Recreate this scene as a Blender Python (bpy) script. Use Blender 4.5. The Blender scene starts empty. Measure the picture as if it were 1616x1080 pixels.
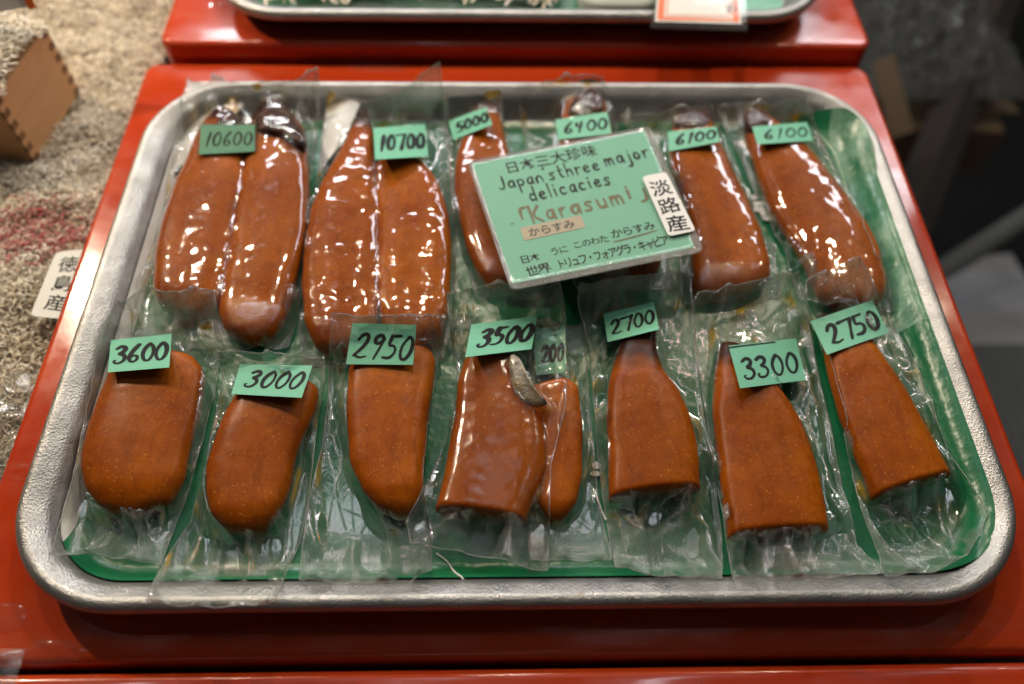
import bpy, math, random
import numpy as np
from mathutils import Vector, Matrix
from mathutils.bvhtree import BVHTree

random.seed(7); rng = np.random.default_rng(7)
sc = bpy.context.scene
COL = sc.collection

# ------------------------------------------------------------------ camera
IMG_W, IMG_H, FPX = 1616.0, 1080.0, 1257.0
CZ = 0.393
AX = np.array([0.99974505, -0.00299924, 0.02237934])      # world x in camera (right, down, forward)
AY = np.array([-0.01463219, -0.84092059, 0.54096069])
AZ = np.array([0.01719678, -0.54115023, -0.84075008])
CC = np.array([808.0, 540.0])

cam_d = bpy.data.cameras.new('camera'); cam = bpy.data.objects.new('camera', cam_d); COL.objects.link(cam)
cam_d.sensor_width = 36.0; cam_d.lens = 36.0 * FPX / IMG_W
cam_d.clip_start = 0.01; cam_d.clip_end = 50
right = Vector((AX[0], AY[0], AZ[0])); down = Vector((AX[1], AY[1], AZ[1])); fwd = Vector((AX[2], AY[2], AZ[2]))
R = Matrix((right, -down, -fwd)).transposed().to_4x4()
cam.matrix_world = Matrix.Translation((0, 0, CZ)) @ R
cam_d.dof.use_dof = True; cam_d.dof.aperture_fstop = 3.3
cam_d.dof.focus_distance = 0.415
sc.camera = cam

def at(px, py, z):
    """the point at height z that the photograph shows at pixel (px, py)"""
    d = np.array([px - CC[0], py - CC[1], FPX]); t = (z - CZ) / (d @ AZ); P = d * t
    return np.array([P @ AX, P @ AY, z])

# ------------------------------------------------------------------ world, lamps, exposure
w = bpy.data.worlds.new('World'); sc.world = w; w.use_nodes = True
wt = w.node_tree; bg = wt.nodes['Background']; bg.inputs[1].default_value = 0.17
_tc = wt.nodes.new('ShaderNodeTexCoord'); _nz = wt.nodes.new('ShaderNodeTexNoise'); _nz.inputs['Scale'].default_value = 5.0; _nz.inputs['Detail'].default_value = 3.0; _nz.inputs['Roughness'].default_value = .6
_rp = wt.nodes.new('ShaderNodeValToRGB'); _e = _rp.color_ramp.elements      # dim market hall; its bright noise patches are added for reflections in the film
_e[0].position = .50; _e[0].color = (.025, .025, .027, 1); _e[1].position = .60; _e[1].color = (.14, .14, .14, 1)
_x = _e.new(.64); _x.color = (2.6, 2.4, 2.1, 1); _x = _e.new(.72); _x.color = (9, 9, 9.3, 1)
wt.links.new(_tc.outputs['Generated'], _nz.inputs['Vector']); wt.links.new(_nz.outputs['Fac'], _rp.inputs[0]); wt.links.new(_rp.outputs[0], bg.inputs[0])

def area(name, loc, target, sx, sy, power, col):
    l = bpy.data.lights.new(name, 'AREA'); l.shape = 'RECTANGLE'; l.size = sx; l.size_y = sy
    l.energy = power; l.color = col
    o = bpy.data.objects.new(name, l); COL.objects.link(o); o.location = loc
    o.rotation_euler = (Vector(target) - Vector(loc)).to_track_quat('-Z', 'Y').to_euler(); return o
def bulb(name, loc, r, power, col):
    l = bpy.data.lights.new(name, 'POINT'); l.shadow_soft_size = r; l.energy = power; l.color = col
    o = bpy.data.objects.new(name, l); COL.objects.link(o); o.location = loc; return o
area('stall_tube_lamp', (-0.36, 1.25, 0.63), (-.12, 0.40, 0), 0.40, 0.12, 4.0, (0.97, 0.97, 1.0))
area('stall_tube_lamp', (0.02, 1.25, 0.58), (0, 0.35, 0), 0.42, 0.05, 2.2, (0.97, 0.97, 1.0))
area('stall_tube_lamp', (0.64, 1.25, 0.63), (.15, 0.40, 0), 0.60, 0.12, 4.0, (0.97, 0.97, 1.0))
for x_, p_ in ((-0.72, 19.0), (-0.42, 6.5), (0.02, 6.5), (0.42, 5.0), (0.85, 2.2)):          # string of warm bulbs over the back of the stall
    bulb('stall_bulb_warm', (x_, 0.76 + .05*math.sin(x_*9), 0.70 - .12*(x_ < -.7)), 0.011, p_, (1.0, 0.82, 0.61))
for x_ in (-0.62, -0.12, 0.36, 0.80):                                                       # cool bulbs above the front edge
    bulb('stall_bulb_cool', (x_, 0.42 + .06*math.cos(x_*7), 1.10), 0.022, 0.65, (0.84, 0.93, 1.0))
area('added_film_light', (-0.05, 0.62, 1.25), (0, 0.30, 0), 0.80, 0.22, 0.7, (0.86, 0.94, 1.0))  # unseen overhead panel, added to reflect in the loose film

sc.view_settings.view_transform = 'Standard'; sc.view_settings.look = 'None'
sc.view_settings.exposure = 0.0; sc.view_settings.gamma = 1.0; sc.view_settings.use_curve_mapping = False
sc.render.engine = 'CYCLES'
sc.cycles.max_bounces = 8; sc.cycles.transparent_max_bounces = 24; sc.cycles.diffuse_bounces = 3
sc.cycles.glossy_bounces = 4; sc.cycles.transmission_bounces = 6
sc.cycles.caustics_reflective = False; sc.cycles.caustics_refractive = False
sc.cycles.sample_clamp_indirect = 4.0
sc.cycles.use_denoising = True
try:
    sc.cycles.denoiser = 'OPENIMAGEDENOISE'; sc.cycles.denoising_input_passes = 'RGB_ALBEDO_NORMAL'
except Exception: pass

# ------------------------------------------------------------------ object helpers
def setp(o, label=None, cat=None, group=None, kind=None):
    if label: o['label'] = label
    if cat: o['category'] = cat
    if group: o['group'] = group
    if kind: o['kind'] = kind
    return o
def thing(name, label, cat, loc, group=None):
    o = bpy.data.objects.new(name, None); COL.objects.link(o); o.location = tuple(float(v) for v in loc)
    o.empty_display_size = 0.02
    return setp(o, label, cat, group)
def base_of(p):
    v = np.zeros(3)
    while p is not None: v += np.array(p.location); p = p.parent
    return v
def mesh(name, V, F, mat, parent=None, smooth=True, attrs=None, own=None):
    """one mesh object from world-space vertices; own = its own base point when it is top level"""
    V = np.asarray(V, dtype=float).reshape(-1, 3)
    off = base_of(parent) if parent is not None else np.zeros(3)
    loc = np.zeros(3)
    if own is not None: loc = np.asarray(own, float) - off
    m = bpy.data.meshes.new(name)
    m.from_pydata((V - off - loc).tolist(), [], [list(map(int, f)) for f in F]); m.update()
    if smooth: m.polygons.foreach_set('use_smooth', [True] * len(m.polygons))
    if attrs:
        for k, a in attrs.items():
            at_ = m.attributes.new(k, 'FLOAT', 'POINT'); at_.data.foreach_set('value', np.asarray(a, dtype=np.float32).ravel())
    m.materials.append(mat)
    o = bpy.data.objects.new(name, m); COL.objects.link(o); o.location = tuple(loc)
    if parent is not None: o.parent = parent
    return o
def grid_faces(n, m, closed=False, base=0):
    F = []
    for i in range(n - 1):
        for j in range(m if closed else m - 1):
            k = (j + 1) % m
            F.append((base + i*m + j, base + i*m + k, base + (i+1)*m + k, base + (i+1)*m + j))
    return F
class MB:
    def __init__(s): s.V = []; s.F = []
    def add(s, V, F):
        b = len(s.V); s.V += [tuple(v) for v in V]; s.F += [tuple(b + i for i in f) for f in F]
    def box(s, c, size, rz=0, tilt=None):
        x, y, z = [v/2 for v in size]; ca, sa = math.cos(rz), math.sin(rz)
        P = [(sx*x, sy*y, sz*z) for sz in (-1, 1) for sy in (-1, 1) for sx in (-1, 1)]
        if tilt is not None: P = [tuple(tilt @ Vector(p)) for p in P]
        P = [(c[0] + ca*p[0] - sa*p[1], c[1] + sa*p[0] + ca*p[1], c[2] + p[2]) for p in P]
        s.add(P, [(0,2,3,1),(4,5,7,6),(0,1,5,4),(2,6,7,3),(0,4,6,2),(1,3,7,5)])
    def tube(s, pts, r, n=8, cap=True):
        pts = [Vector(p) for p in pts]; V = []; up = Vector((0, 0, 1))
        for i, p in enumerate(pts):
            t = (pts[min(i+1, len(pts)-1)] - pts[max(i-1, 0)]).normalized()
            a = t.cross(up)
            if a.length < 1e-4: a = t.cross(Vector((1, 0, 0)))
            a.normalize(); b = t.cross(a); rr = r[i] if hasattr(r, '__len__') else r
            for k in range(n):
                q = 2*math.pi*k/n; V.append(p + (a*math.cos(q) + b*math.sin(q))*rr)
        F = grid_faces(len(pts), n, True)
        if cap: F += [tuple(range(n)), tuple(range(len(V)-n, len(V)))]
        s.add(V, F)
    def build(s, name, mat, parent=None, smooth=True, own=None): return mesh(name, s.V, s.F, mat, parent, smooth, None, own)

# gradient noise on arrays
_perm = rng.permutation(256); _perm = np.concatenate([_perm, _perm, _perm])
_ang = rng.random(256) * 2*np.pi; _gx = np.cos(_ang); _gy = np.sin(_ang)
def pn(x, y, seed=0):
    x = np.asarray(x, float) + seed*17.31; y = np.asarray(y, float) - seed*9.17
    xi = np.floor(x).astype(int); yi = np.floor(y).astype(int); xf = x - xi; yf = y - yi
    u = xf*xf*xf*(xf*(xf*6-15)+10); v = yf*yf*yf*(yf*(yf*6-15)+10)
    def g(a, b, dx, dy):
        h = _perm[(_perm[a & 255] + b) & 255]; return _gx[h]*dx + _gy[h]*dy
    n00 = g(xi, yi, xf, yf); n10 = g(xi+1, yi, xf-1, yf); n01 = g(xi, yi+1, xf, yf-1); n11 = g(xi+1, yi+1, xf-1, yf-1)
    return (n00*(1-u)+n10*u)*(1-v) + (n01*(1-u)+n11*u)*v
def ridge(x, y, seed=0, p=2.0): return np.clip(1 - np.abs(pn(x, y, seed))*2.6, 0, 1)**p
def resample(P, n):
    P = np.asarray(P, float); d = np.r_[0, np.cumsum(np.linalg.norm(np.diff(P, axis=0), axis=1))]
    t = np.linspace(0, d[-1], n); return np.stack([np.interp(t, d, P[:, k]) for k in range(P.shape[1])], 1)
def smooth_line(P, it=2):
    P = np.array(P, float)
    for _ in range(it):
        Q = P.copy(); Q[1:-1] = (P[:-2] + 2*P[1:-1] + P[2:])/4; P = Q
    return P
def chaikin(P, it=2, closed=False):
    P = np.asarray(P, float)
    for _ in range(it):
        if closed:
            N = np.roll(P, -1, 0); P = np.stack([P*.75+N*.25, P*.25+N*.75], 1).reshape(-1, P.shape[1])
        else:
            Q = np.stack([P[:-1]*.75+P[1:]*.25, P[:-1]*.25+P[1:]*.75], 1).reshape(-1, P.shape[1]); P = np.vstack([P[:1], Q, P[-1:]])
    return P

# height of whatever has been built so far
HITS = []; ROEHITS = []
def add_hit(V, F):
    V = np.asarray(V); HITS.append((V[:, :2].min(0), V[:, :2].max(0), BVHTree.FromPolygons([tuple(v) for v in V], [tuple(map(int, f)) for f in F])))
def height(x, y, floor=0.0, hits=None):
    z = floor; o = Vector((x, y, 0.2)); d = Vector((0, 0, -1))
    for lo, hi, b in (HITS if hits is None else hits):
        if lo[0] <= x <= hi[0] and lo[1] <= y <= hi[1]:
            h = b.ray_cast(o, d)[0]
            if h is not None and h.z > z: z = h.z
    return z

# ------------------------------------------------------------------ materials
def new_mat(name):
    m = bpy.data.materials.new(name); m.use_nodes = True; nt = m.node_tree
    for n in list(nt.nodes): nt.nodes.remove(n)
    return m, nt, nt.nodes.new('ShaderNodeOutputMaterial')
class N:
    """small node-building helper"""
    def __init__(s, nt): s.nt = nt
    def n(s, t, **kw):
        x = s.nt.nodes.new(t)
        for k, v in kw.items(): setattr(x, k, v)
        return x
    def put(s, sock, v):
        if hasattr(v, 'is_linked') or hasattr(v, 'links'): s.nt.links.new(v, sock)
        else: sock.default_value = v
    def coord(s): return s.n('ShaderNodeTexCoord').outputs['Object']
    def mapping(s, v, scale, rot=(0, 0, 0)):
        x = s.n('ShaderNodeMapping'); s.put(x.inputs['Vector'], v); x.inputs['Scale'].default_value = scale; x.inputs['Rotation'].default_value = rot; return x.outputs[0]
    def noise(s, v, scale, detail=3, rough=.55, dist=0):
        x = s.n('ShaderNodeTexNoise'); s.put(x.inputs['Vector'], v); x.inputs['Scale'].default_value = scale
        x.inputs['Detail'].default_value = detail; x.inputs['Roughness'].default_value = rough; x.inputs['Distortion'].default_value = dist; return x.outputs['Fac']
    def voro(s, v, scale, feature='F1', out='Distance', rnd=1.0):
        x = s.n('ShaderNodeTexVoronoi', feature=feature); s.put(x.inputs['Vector'], v); x.inputs['Scale'].default_value = scale
        if 'Randomness' in x.inputs: x.inputs['Randomness'].default_value = rnd
        return x.outputs[out]
    def ramp(s, f, stops, interp='LINEAR'):
        x = s.n('ShaderNodeValToRGB'); s.put(x.inputs[0], f); e = x.color_ramp.elements; x.color_ramp.interpolation = interp
        while len(e) < len(stops): e.new(0.5)
        for i, (p, c) in enumerate(stops):
            e[i].position = p; e[i].color = (c, c, c, 1) if not hasattr(c, '__len__') else (*c[:3], 1)
        return x.outputs[0]
    def math(s, op, a, b=0.0, c=None, clamp=False):
        x = s.n('ShaderNodeMath', operation=op, use_clamp=clamp); s.put(x.inputs[0], a); s.put(x.inputs[1], b)
        if c is not None: s.put(x.inputs[2], c)
        return x.outputs[0]
    def mix(s, f, a, b, blend='MIX'):
        x = s.n('ShaderNodeMix', data_type='RGBA', blend_type=blend); s.put(x.inputs[0], f)
        s.put(x.inputs[6], (*a, 1) if isinstance(a, tuple) and len(a) == 3 else a); s.put(x.inputs[7], (*b, 1) if isinstance(b, tuple) and len(b) == 3 else b); return x.outputs[2]
    def bump(s, h, strength, dist, normal=None):
        x = s.n('ShaderNodeBump'); s.put(x.inputs['Height'], h); x.inputs['Strength'].default_value = strength; x.inputs['Distance'].default_value = dist
        if normal is not None: s.put(x.inputs['Normal'], normal)
        return x.outputs[0]
    def attr(s, name): return s.n('ShaderNodeAttribute', attribute_name=name).outputs['Fac']
    def shmix(s, f, a, b):
        x = s.n('ShaderNodeMixShader'); s.put(x.inputs[0], f); s.put(x.inputs[1], a); s.put(x.inputs[2], b); return x.outputs[0]
def principled(name, color=(.5, .5, .5), rough=.5, metal=0., spec=.5, coat=0., build=None, sss=0., sss_r=(1, .3, .1), sss_s=.005):
    m, nt, out = new_mat(name); k = N(nt); p = k.n('ShaderNodeBsdfPrincipled'); I = p.inputs
    I['Base Color'].default_value = (*color, 1); I['Roughness'].default_value = rough; I['Metallic'].default_value = metal
    I['Specular IOR Level'].default_value = spec; I['Coat Weight'].default_value = coat; I['Coat Roughness'].default_value = .08
    if sss: I['Subsurface Weight'].default_value = sss; I['Subsurface Radius'].default_value = sss_r; I['Subsurface Scale'].default_value = sss_s
    if build: build(k, p)
    nt.links.new(p.outputs[0], out.inputs[0]); return m

def b_lacquer(k, p):
    c = k.coord()
    n1 = k.noise(k.mapping(c, (5, 30, 8)), 1.0, 4)
    n2 = k.noise(c, 260, 3)
    col = k.mix(k.ramp(n1, [(.35, 0.0), (.7, 1.0)]), (.40, .032, .007), (.52, .058, .010))
    dust = k.math('MULTIPLY', k.ramp(k.voro(c, 240), [(.03, 1.), (.07, 0.)]), k.ramp(k.noise(c, 30, 3), [(.52, 0.), (.66, .7)]))
    col = k.mix(dust, col, (.30, .16, .11))
    worn = k.math('MULTIPLY', k.ramp(k.noise(k.mapping(c, (9, 28, 9)), 1.0, 6, .72), [(.56, 0.), (.72, 1.)]), .35)
    col = k.mix(worn, col, (.36, .10, .035))
    k.put(p.inputs['Base Color'], col)
    k.put(p.inputs['Roughness'], k.math('ADD', k.ramp(k.noise(c, 35, 5, .6), [(.3, .12), (.75, .30)]), k.math('MULTIPLY', worn, .5)))
    h = k.math('ADD', k.math('MULTIPLY', k.noise(c, 14, 2), 1.0), k.math('MULTIPLY', n2, .02))
    k.put(p.inputs['Normal'], k.bump(h, .35, .004))
LACQUER = principled('red_lacquer', rough=.18, spec=.4, coat=.25, build=b_lacquer)

def b_alu(k, p):
    c = k.coord()
    pit = k.voro(c, 900, 'F1'); nz = k.noise(c, 1100, 3, .6); big = k.noise(c, 45, 3)
    a = k.attr('rim')
    h = k.math('ADD', k.math('MULTIPLY', pit, k.math('ADD', .12, k.math('MULTIPLY', a, .45))), k.math('MULTIPLY', nz, k.math('ADD', .15, k.math('MULTIPLY', a, .55))))
    dent = k.bump(k.noise(c, 38, 3, .5), .35, .003)
    k.put(p.inputs['Normal'], k.bump(h, .8, .00040, dent))
    dirt = k.math('MULTIPLY', k.ramp(k.noise(c, 22, 6, .68), [(.60, 0.), (.74, 1.)]), k.ramp(k.noise(c, 160, 4, .7), [(.42, 0.), (.60, .8)]))
    base = k.mix(k.ramp(big, [(.3, 0.), (.7, 1.)]), (.30, .295, .28), (.41, .405, .39))
    base = k.mix(k.math('MULTIPLY', k.ramp(pit, [(.0, 1.), (.28, 0.)]), .45), base, (.30, .29, .28))
    spots = k.ramp(k.voro(c, 60), [(.02, 1.), (.055, 0.)])
    dirt = k.math('MAXIMUM', dirt, k.math('MULTIPLY', spots, k.ramp(k.noise(c, 9, 2), [(.55, 0.), (.65, .9)])))
    k.put(p.inputs['Base Color'], k.mix(dirt, base, (.17, .10, .045)))
    k.put(p.inputs['Metallic'], k.math('SUBTRACT', .92, k.math('MULTIPLY', dirt, .7)))
    k.put(p.inputs['Roughness'], k.ramp(k.noise(c, 80, 3), [(.3, .36), (.7, .52)]))
ALU = principled('hammered_aluminium', rough=.4, metal=.92, build=b_alu)

def b_roe(k, p):
    c = k.coord()
    tip = k.attr('tip'); shade = k.n('ShaderNodeObjectInfo').outputs['Random']
    n1 = k.noise(c, 26, 4, .6); n2 = k.noise(c, 420, 3, .7); n3 = k.noise(c, 90, 4, .65)
    col = k.mix(k.ramp(n1, [(.32, 0.), (.70, 1.)]), (.245, .046, .0010), (.430, .108, .0024))
    col = k.mix(k.math('MULTIPLY', k.ramp(n3, [(.50, 0.), (.75, 1.)]), .5), col, (.140, .026, .0020))
    col = k.mix(k.math('MULTIPLY', shade, .40), col, (.150, .029, .0020))
    veins = k.ramp(k.math('ABSOLUTE', k.math('SUBTRACT', k.noise(k.mapping(c, (14, 9, 10)), 2.0, 3, .5, 1.2), .5)), [(.0, 1.), (.018, 0.)])
    col = k.mix(k.math('MULTIPLY', veins, .26), col, (.10, .014, .0025))
    egg_sparkle = k.math('MULTIPLY', k.ramp(k.voro(c, 720), [(.12, 1.), (.26, 0.)]), k.ramp(n2, [(.50, 0.), (.62, 1.)]))  # egg grain, coloured pale to double as painted sparkle of droplets
    col = k.mix(k.math('MULTIPLY', egg_sparkle, .85), col, (.80, .38, .07))
    col = k.mix(tip, col, k.mix(k.ramp(n3, [(.4, 0.), (.65, 1.)]), (.022, .006, .003), (.075, .020, .007)))
    k.put(p.inputs['Base Color'], col)
    k.put(p.inputs['Normal'], k.bump(k.math('ADD', k.math('MULTIPLY', n2, .25), k.math('MULTIPLY', egg_sparkle, .5)), .5, .0005))
    k.put(p.inputs['Roughness'], k.ramp(n3, [(.3, .30), (.7, .45)]))
ROE = principled('cured_roe', rough=.35, spec=.10, sss=.42, sss_r=(1, .30, .03), sss_s=.009, build=b_roe)

def b_skin(k, p):
    c = k.coord(); n = k.noise(c, 160, 4, .65)
    k.put(p.inputs['Base Color'], k.ramp(n, [(.3, (.09, .07, .05)), (.5, (.30, .27, .22)), (.7, (.20, .12, .02))]))
    k.put(p.inputs['Normal'], k.bump(n, .7, .002))
SKIN = principled('dried_skin', rough=.35, build=b_skin)

def film_mat(name, tint=(.96, .965, .945), haze=.024, gloss=1.0, fine=1.0):
    m, nt, out = new_mat(name); k = N(nt); c = k.coord()
    seal_glint = k.attr('seal_glint'); oil = k.attr('oil'); cling = k.attr('cling')
    # crinkles and tiny bubbles
    w1 = k.noise(c, 120, 3, .6, .6); w2 = k.noise(c, 480, 3, .6, .4)
    cr = k.math('ABSOLUTE', k.math('SUBTRACT', w1, .5)); cr2 = k.math('ABSOLUTE', k.math('SUBTRACT', w2, .5))
    free_ = k.math('SUBTRACT', 1.0, k.math('MULTIPLY', cling, .85))
    dots = k.math('MULTIPLY', k.ramp(k.voro(c, 760), [(.0, 1.), (.15, 0.)]), k.math('MULTIPLY', cling, k.ramp(k.noise(c, 70, 3), [(.42, 0.), (.62, 1.)])))
    weave = k.math('MULTIPLY', k.math('MULTIPLY', k.math('SINE', k.math('MULTIPLY', k.n('ShaderNodeSeparateXYZ').outputs[0], 1.)), 1.), 0.)
    sep = k.n('ShaderNodeSeparateXYZ'); k.put(sep.inputs[0], c)
    sx = k.math('SINE', k.math('MULTIPLY', sep.outputs[0], 5200.)); sy = k.math('SINE', k.math('MULTIPLY', sep.outputs[1], 5200.))
    emb = k.math('MULTIPLY', k.math('MULTIPLY', sx, sy), k.math('MULTIPLY', seal_glint, .10))
    h = k.math('ADD', k.math('MULTIPLY', free_, k.math('ADD', k.math('MULTIPLY', cr, -.10*fine), k.math('MULTIPLY', cr2, -.02*fine))), k.math('ADD', k.math('MULTIPLY', dots, .018), emb))
    nrm = k.bump(h, .8, .0016)
    lw = k.n('ShaderNodeLayerWeight'); lw.inputs['Blend'].default_value = .5; k.put(lw.inputs['Normal'], nrm)
    f = k.math('POWER', lw.outputs['Facing'], 4.0)
    fac = k.math('MULTIPLY', k.math('ADD', k.math('SUBTRACT', .175, k.math('MULTIPLY', cling, .125)), k.math('MULTIPLY', f, .80)), k.math('MULTIPLY', k.math('SUBTRACT', 1.0, k.math('MULTIPLY', k.attr('matte'), .93)), gloss), clamp=True)
    tr = k.n('ShaderNodeBsdfTransparent')
    k.put(tr.inputs[0], k.mix(oil, tint, (.92, .58, .03)))
    gl = k.n('ShaderNodeBsdfGlossy'); k.put(gl.inputs['Roughness'], k.math('ADD', .045, k.math('MULTIPLY', k.attr('matte'), .26))); k.put(gl.inputs['Normal'], nrm)
    gl.inputs['Color'].default_value = (1, 1, 1, 1)
    df = k.n('ShaderNodeBsdfDiffuse'); k.put(df.inputs['Color'], k.mix(oil, (.72, .74, .70), (.80, .50, .02))); k.put(df.inputs['Normal'], nrm)
    hz = k.math('ADD', k.math('ADD', haze, k.math('MULTIPLY', oil, .30)), k.math('MULTIPLY', seal_glint, .11))
    hz = k.math('MULTIPLY', hz, k.math('ADD', .5, k.noise(c, 60, 3)))
    hz = k.math('MULTIPLY', hz, k.math('SUBTRACT', 1.0, k.math('MULTIPLY', cling, 1.0)))
    s1 = k.shmix(hz, tr.outputs[0], df.outputs[0])
    nt.links.new(k.shmix(fac, s1, gl.outputs[0]), out.inputs[0])
    return m
FILM = film_mat('clear_vacuum_film')
SLEEVE = film_mat('clear_sleeve', haze=.02, fine=.25, gloss=.10)
TAPE = film_mat('clear_tape', tint=(.90, .90, .87), haze=.02, fine=.35, gloss=.4)
LAMIN = film_mat('lamination', tint=(.92, .93, .92), haze=.05, fine=.12, gloss=.6)

def b_paper(dark, light):
    def b(k, p):
        c = k.coord(); n = k.noise(c, 120, 4, .6)
        k.put(p.inputs['Base Color'], k.mix(n, dark, light)); k.put(p.inputs['Normal'], k.bump(k.noise(c, 700, 2), .25, .0004))
    return b
TAGM = principled('mint_paper', rough=.55, spec=.3, build=b_paper((.135, .40, .265), (.175, .47, .32)))
CARDM = principled('mint_card', rough=.5, build=b_paper((.19, .54, .37), (.225, .60, .42)))
WHITE = principled('white_paper', rough=.5, build=b_paper((.66, .64, .61), (.76, .75, .72)))
BEIGE = principled('beige_paper', rough=.6, build=b_paper((.55, .45, .32), (.63, .53, .39)))
ORANGE = principled('orange_print', (.70, .13, .02), .45)
INK = principled('black_marker_ink', (.008, .009, .010), .6, spec=.2)
GOLD = principled('brown_gold_ink', (.17, .140, .052), .5)

def b_liner(k, p):
    c = k.coord(); sep = k.n('ShaderNodeSeparateXYZ'); k.put(sep.inputs[0], c); x = sep.outputs[0]
    n = k.noise(c, 40, 4, .6)
    col = k.mix(n, (.006, .105, .040), (.012, .165, .065))
    pale = k.math('MULTIPLY', k.math('MULTIPLY', k.math('GREATER_THAN', x, .2325), k.math('GREATER_THAN', sep.outputs[1], .255)), k.ramp(k.noise(k.mapping(c, (60, 18, 1)), 1.0, 5, .65), [(.44, 0.), (.66, .6)]))
    col = k.mix(pale, col, (.33, .52, .40))
    col = k.mix(k.math('LESS_THAN', x, -.2088), col, (.62, .60, .56))
    grime = k.ramp(k.noise(c, 55, 6, .7), [(.66, 0.), (.76, .8)])
    k.put(p.inputs['Base Color'], k.mix(grime, col, (.16, .12, .07)))
    k.put(p.inputs['Normal'], k.bump(k.noise(c, 55, 3), .3, .004))
LINER = principled('green_liner_sheet', rough=.28, build=b_liner)
LINERMARK = principled('liner_white_print', (.70, .70, .64), .4)

def b_fish(k, p):
    v = k.attr('tone'); r = k.attr('red')
    col = k.ramp(v, [(0, (.20, .14, .08)), (.25, (.62, .51, .35)), (.6, (.84, .76, .60)), (1, (.88, .85, .76))])
    k.put(p.inputs['Base Color'], k.mix(r, col, (.45, .030, .055)))
FISH = principled('dried_whitebait', rough=.45, spec=.4, build=b_fish)
def b_mound(k, p):
    c = k.coord()
    k.put(p.inputs['Base Color'], k.ramp(k.noise(c, 130, 5, .7), [(.35, (.16, .11, .065)), (.62, (.66, .56, .40))]))
    k.put(p.inputs['Normal'], k.bump(k.noise(c, 200, 4), 1., .006))
MOUND = principled('whitebait_mass', rough=.7, build=b_mound)
def b_wood(k, p):
    c = k.coord(); n = k.noise(k.mapping(c, (40, 40, 260)), 1.0, 4, .6, .8)
    k.put(p.inputs['Base Color'], k.mix(n, (.40, .215, .090), (.56, .33, .155)))
    k.put(p.inputs['Normal'], k.bump(n, .2, .001))
WOOD = principled('hinoki_wood', rough=.55, build=b_wood)
WOODEND = principled('hinoki_end_grain', (.17, .085, .038), .65, build=lambda k, p: k.put(p.inputs['Base Color'], k.mix(k.noise(k.coord(), 300, 4), (.12, .058, .026), (.22, .115, .05))))
def plain(name, a, b, sc_=20, rough=.6, metal=0.):
    return principled(name, a, rough, metal, build=lambda k, p: k.put(p.inputs['Base Color'], k.mix(k.noise(k.coord(), sc_, 4, .6), a, b)))
DARKC = plain('dark_counter', (.012, .011, .010), (.03, .027, .024))
FLOORM = plain('dark_wet_floor', (.004, .004, .0045), (.010, .010, .010), 6, .6)
GREYM = plain('grey_metal', (.08, .085, .085), (.13, .135, .135), 10, .7, .1)
PALEM = plain('pale_board', (.24, .25, .27), (.36, .37, .39), 10, .6)
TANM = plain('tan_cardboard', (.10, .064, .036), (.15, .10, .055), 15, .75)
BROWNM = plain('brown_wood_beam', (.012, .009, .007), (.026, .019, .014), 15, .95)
BAGGREY = film_mat('grey_polythene', tint=(.14, .15, .15), haze=.018, gloss=.03)
THREAD = principled('white_thread', (.72, .71, .66), .6)
SILK = principled('white_absorber', rough=.38, build=b_paper((.60, .60, .60), (.72, .72, .71)))

# ------------------------------------------------------------------ setting
def rrect(x0, x1, y0, y1, r, n=14):
    P = []
    for cx, cy, a0 in ((x1-r, y1-r, 0), (x0+r, y1-r, 90), (x0+r, y0+r, 180), (x1-r, y0+r, 270)):
        for i in range(n+1):
            a = math.radians(a0 + 90*i/n); P.append((cx + r*math.cos(a), cy + r*math.sin(a)))
    return np.array(P)
def rr_loft(x0, x1, y0, y1, r, prof, n=14, straight=True, dens=.02):
    """prof: (inset, z) list -> stacked rounded-rectangle loops"""
    L = []
    for d, z in prof:
        P = rrect(x0+d, x1-d, y0+d, y1-d, max(r-d, .0008), n)
        Q = []
        for i in range(len(P)):
            a, b = P[i], P[(i+1) % len(P)]; Q.append(a)
            if i % (n+1) == n:
                for t in np.linspace(0, 1, 26)[1:-1]: Q.append(a*(1-t)+b*t)
        L.append(np.c_[np.array(Q), np.full(len(Q), z)])
    m = len(L[0]); return np.vstack(L), grid_faces(len(L), m, True), m
floor = mesh('floor', [(-4, -3, -.92), (4, -3, -.92), (4, 5, -.92), (-4, 5, -.92)], [(0, 1, 2, 3)], FLOORM, smooth=False, own=(0, 0, -.92)); setp(floor, kind='structure')
mb = MB(); mb.box((-.40, .55, -.50), (1.30, 1.60, .78)); cnt = mb.build('display_counter', DARKC, smooth=False, own=(-.40, .55, -.89))
setp(cnt, 'dark counter carrying the red lacquered stands and the loose dried whitebait', 'counter')

BX0, BX1, BY0, BY1 = -.2597, .2850, .0765, .5035
def slab_prof(zt, zb, r=.004):
    P = []
    for i in range(7):
        a = math.radians(90*i/6); P.append((r - r*math.sin(a) if False else r*(1-math.cos(a)) , zt - r + r*math.sin(a)))
    return [(0.0, zb)] + P
def red_box(x0, x1, y0, y1, zt, zb, label, r=.011, er=.0045):
    P = [(0.0, zb)] + [(er*(1-math.cos(math.radians(90*i/6))), zt - er + er*math.sin(math.radians(90*i/6))) for i in range(7)]
    V, F, m = rr_loft(x0, x1, y0, y1, r, P, 8)
    n = len(V); F = F + [tuple(range(n-m, n)), tuple(reversed(range(m)))]
    o = mesh('lacquered_stand', V, F, LACQUER, own=((x0+x1)/2, (y0+y1)/2, zb)); setp(o, label, 'display stand', 'red lacquered stands')
    return V, F
V, F = red_box(BX0, BX1, BY0, BY1, 0, -.1095, 'red lacquered wooden stand under the whole tray of cured roe packs'); add_hit(V, F)
red_box(BX0-.003, BX1+.012, -.35, BY0-.0035, .0005, -.1095, 'red lacquered stand at the bottom edge, nearest the viewer, nothing on it')
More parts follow.
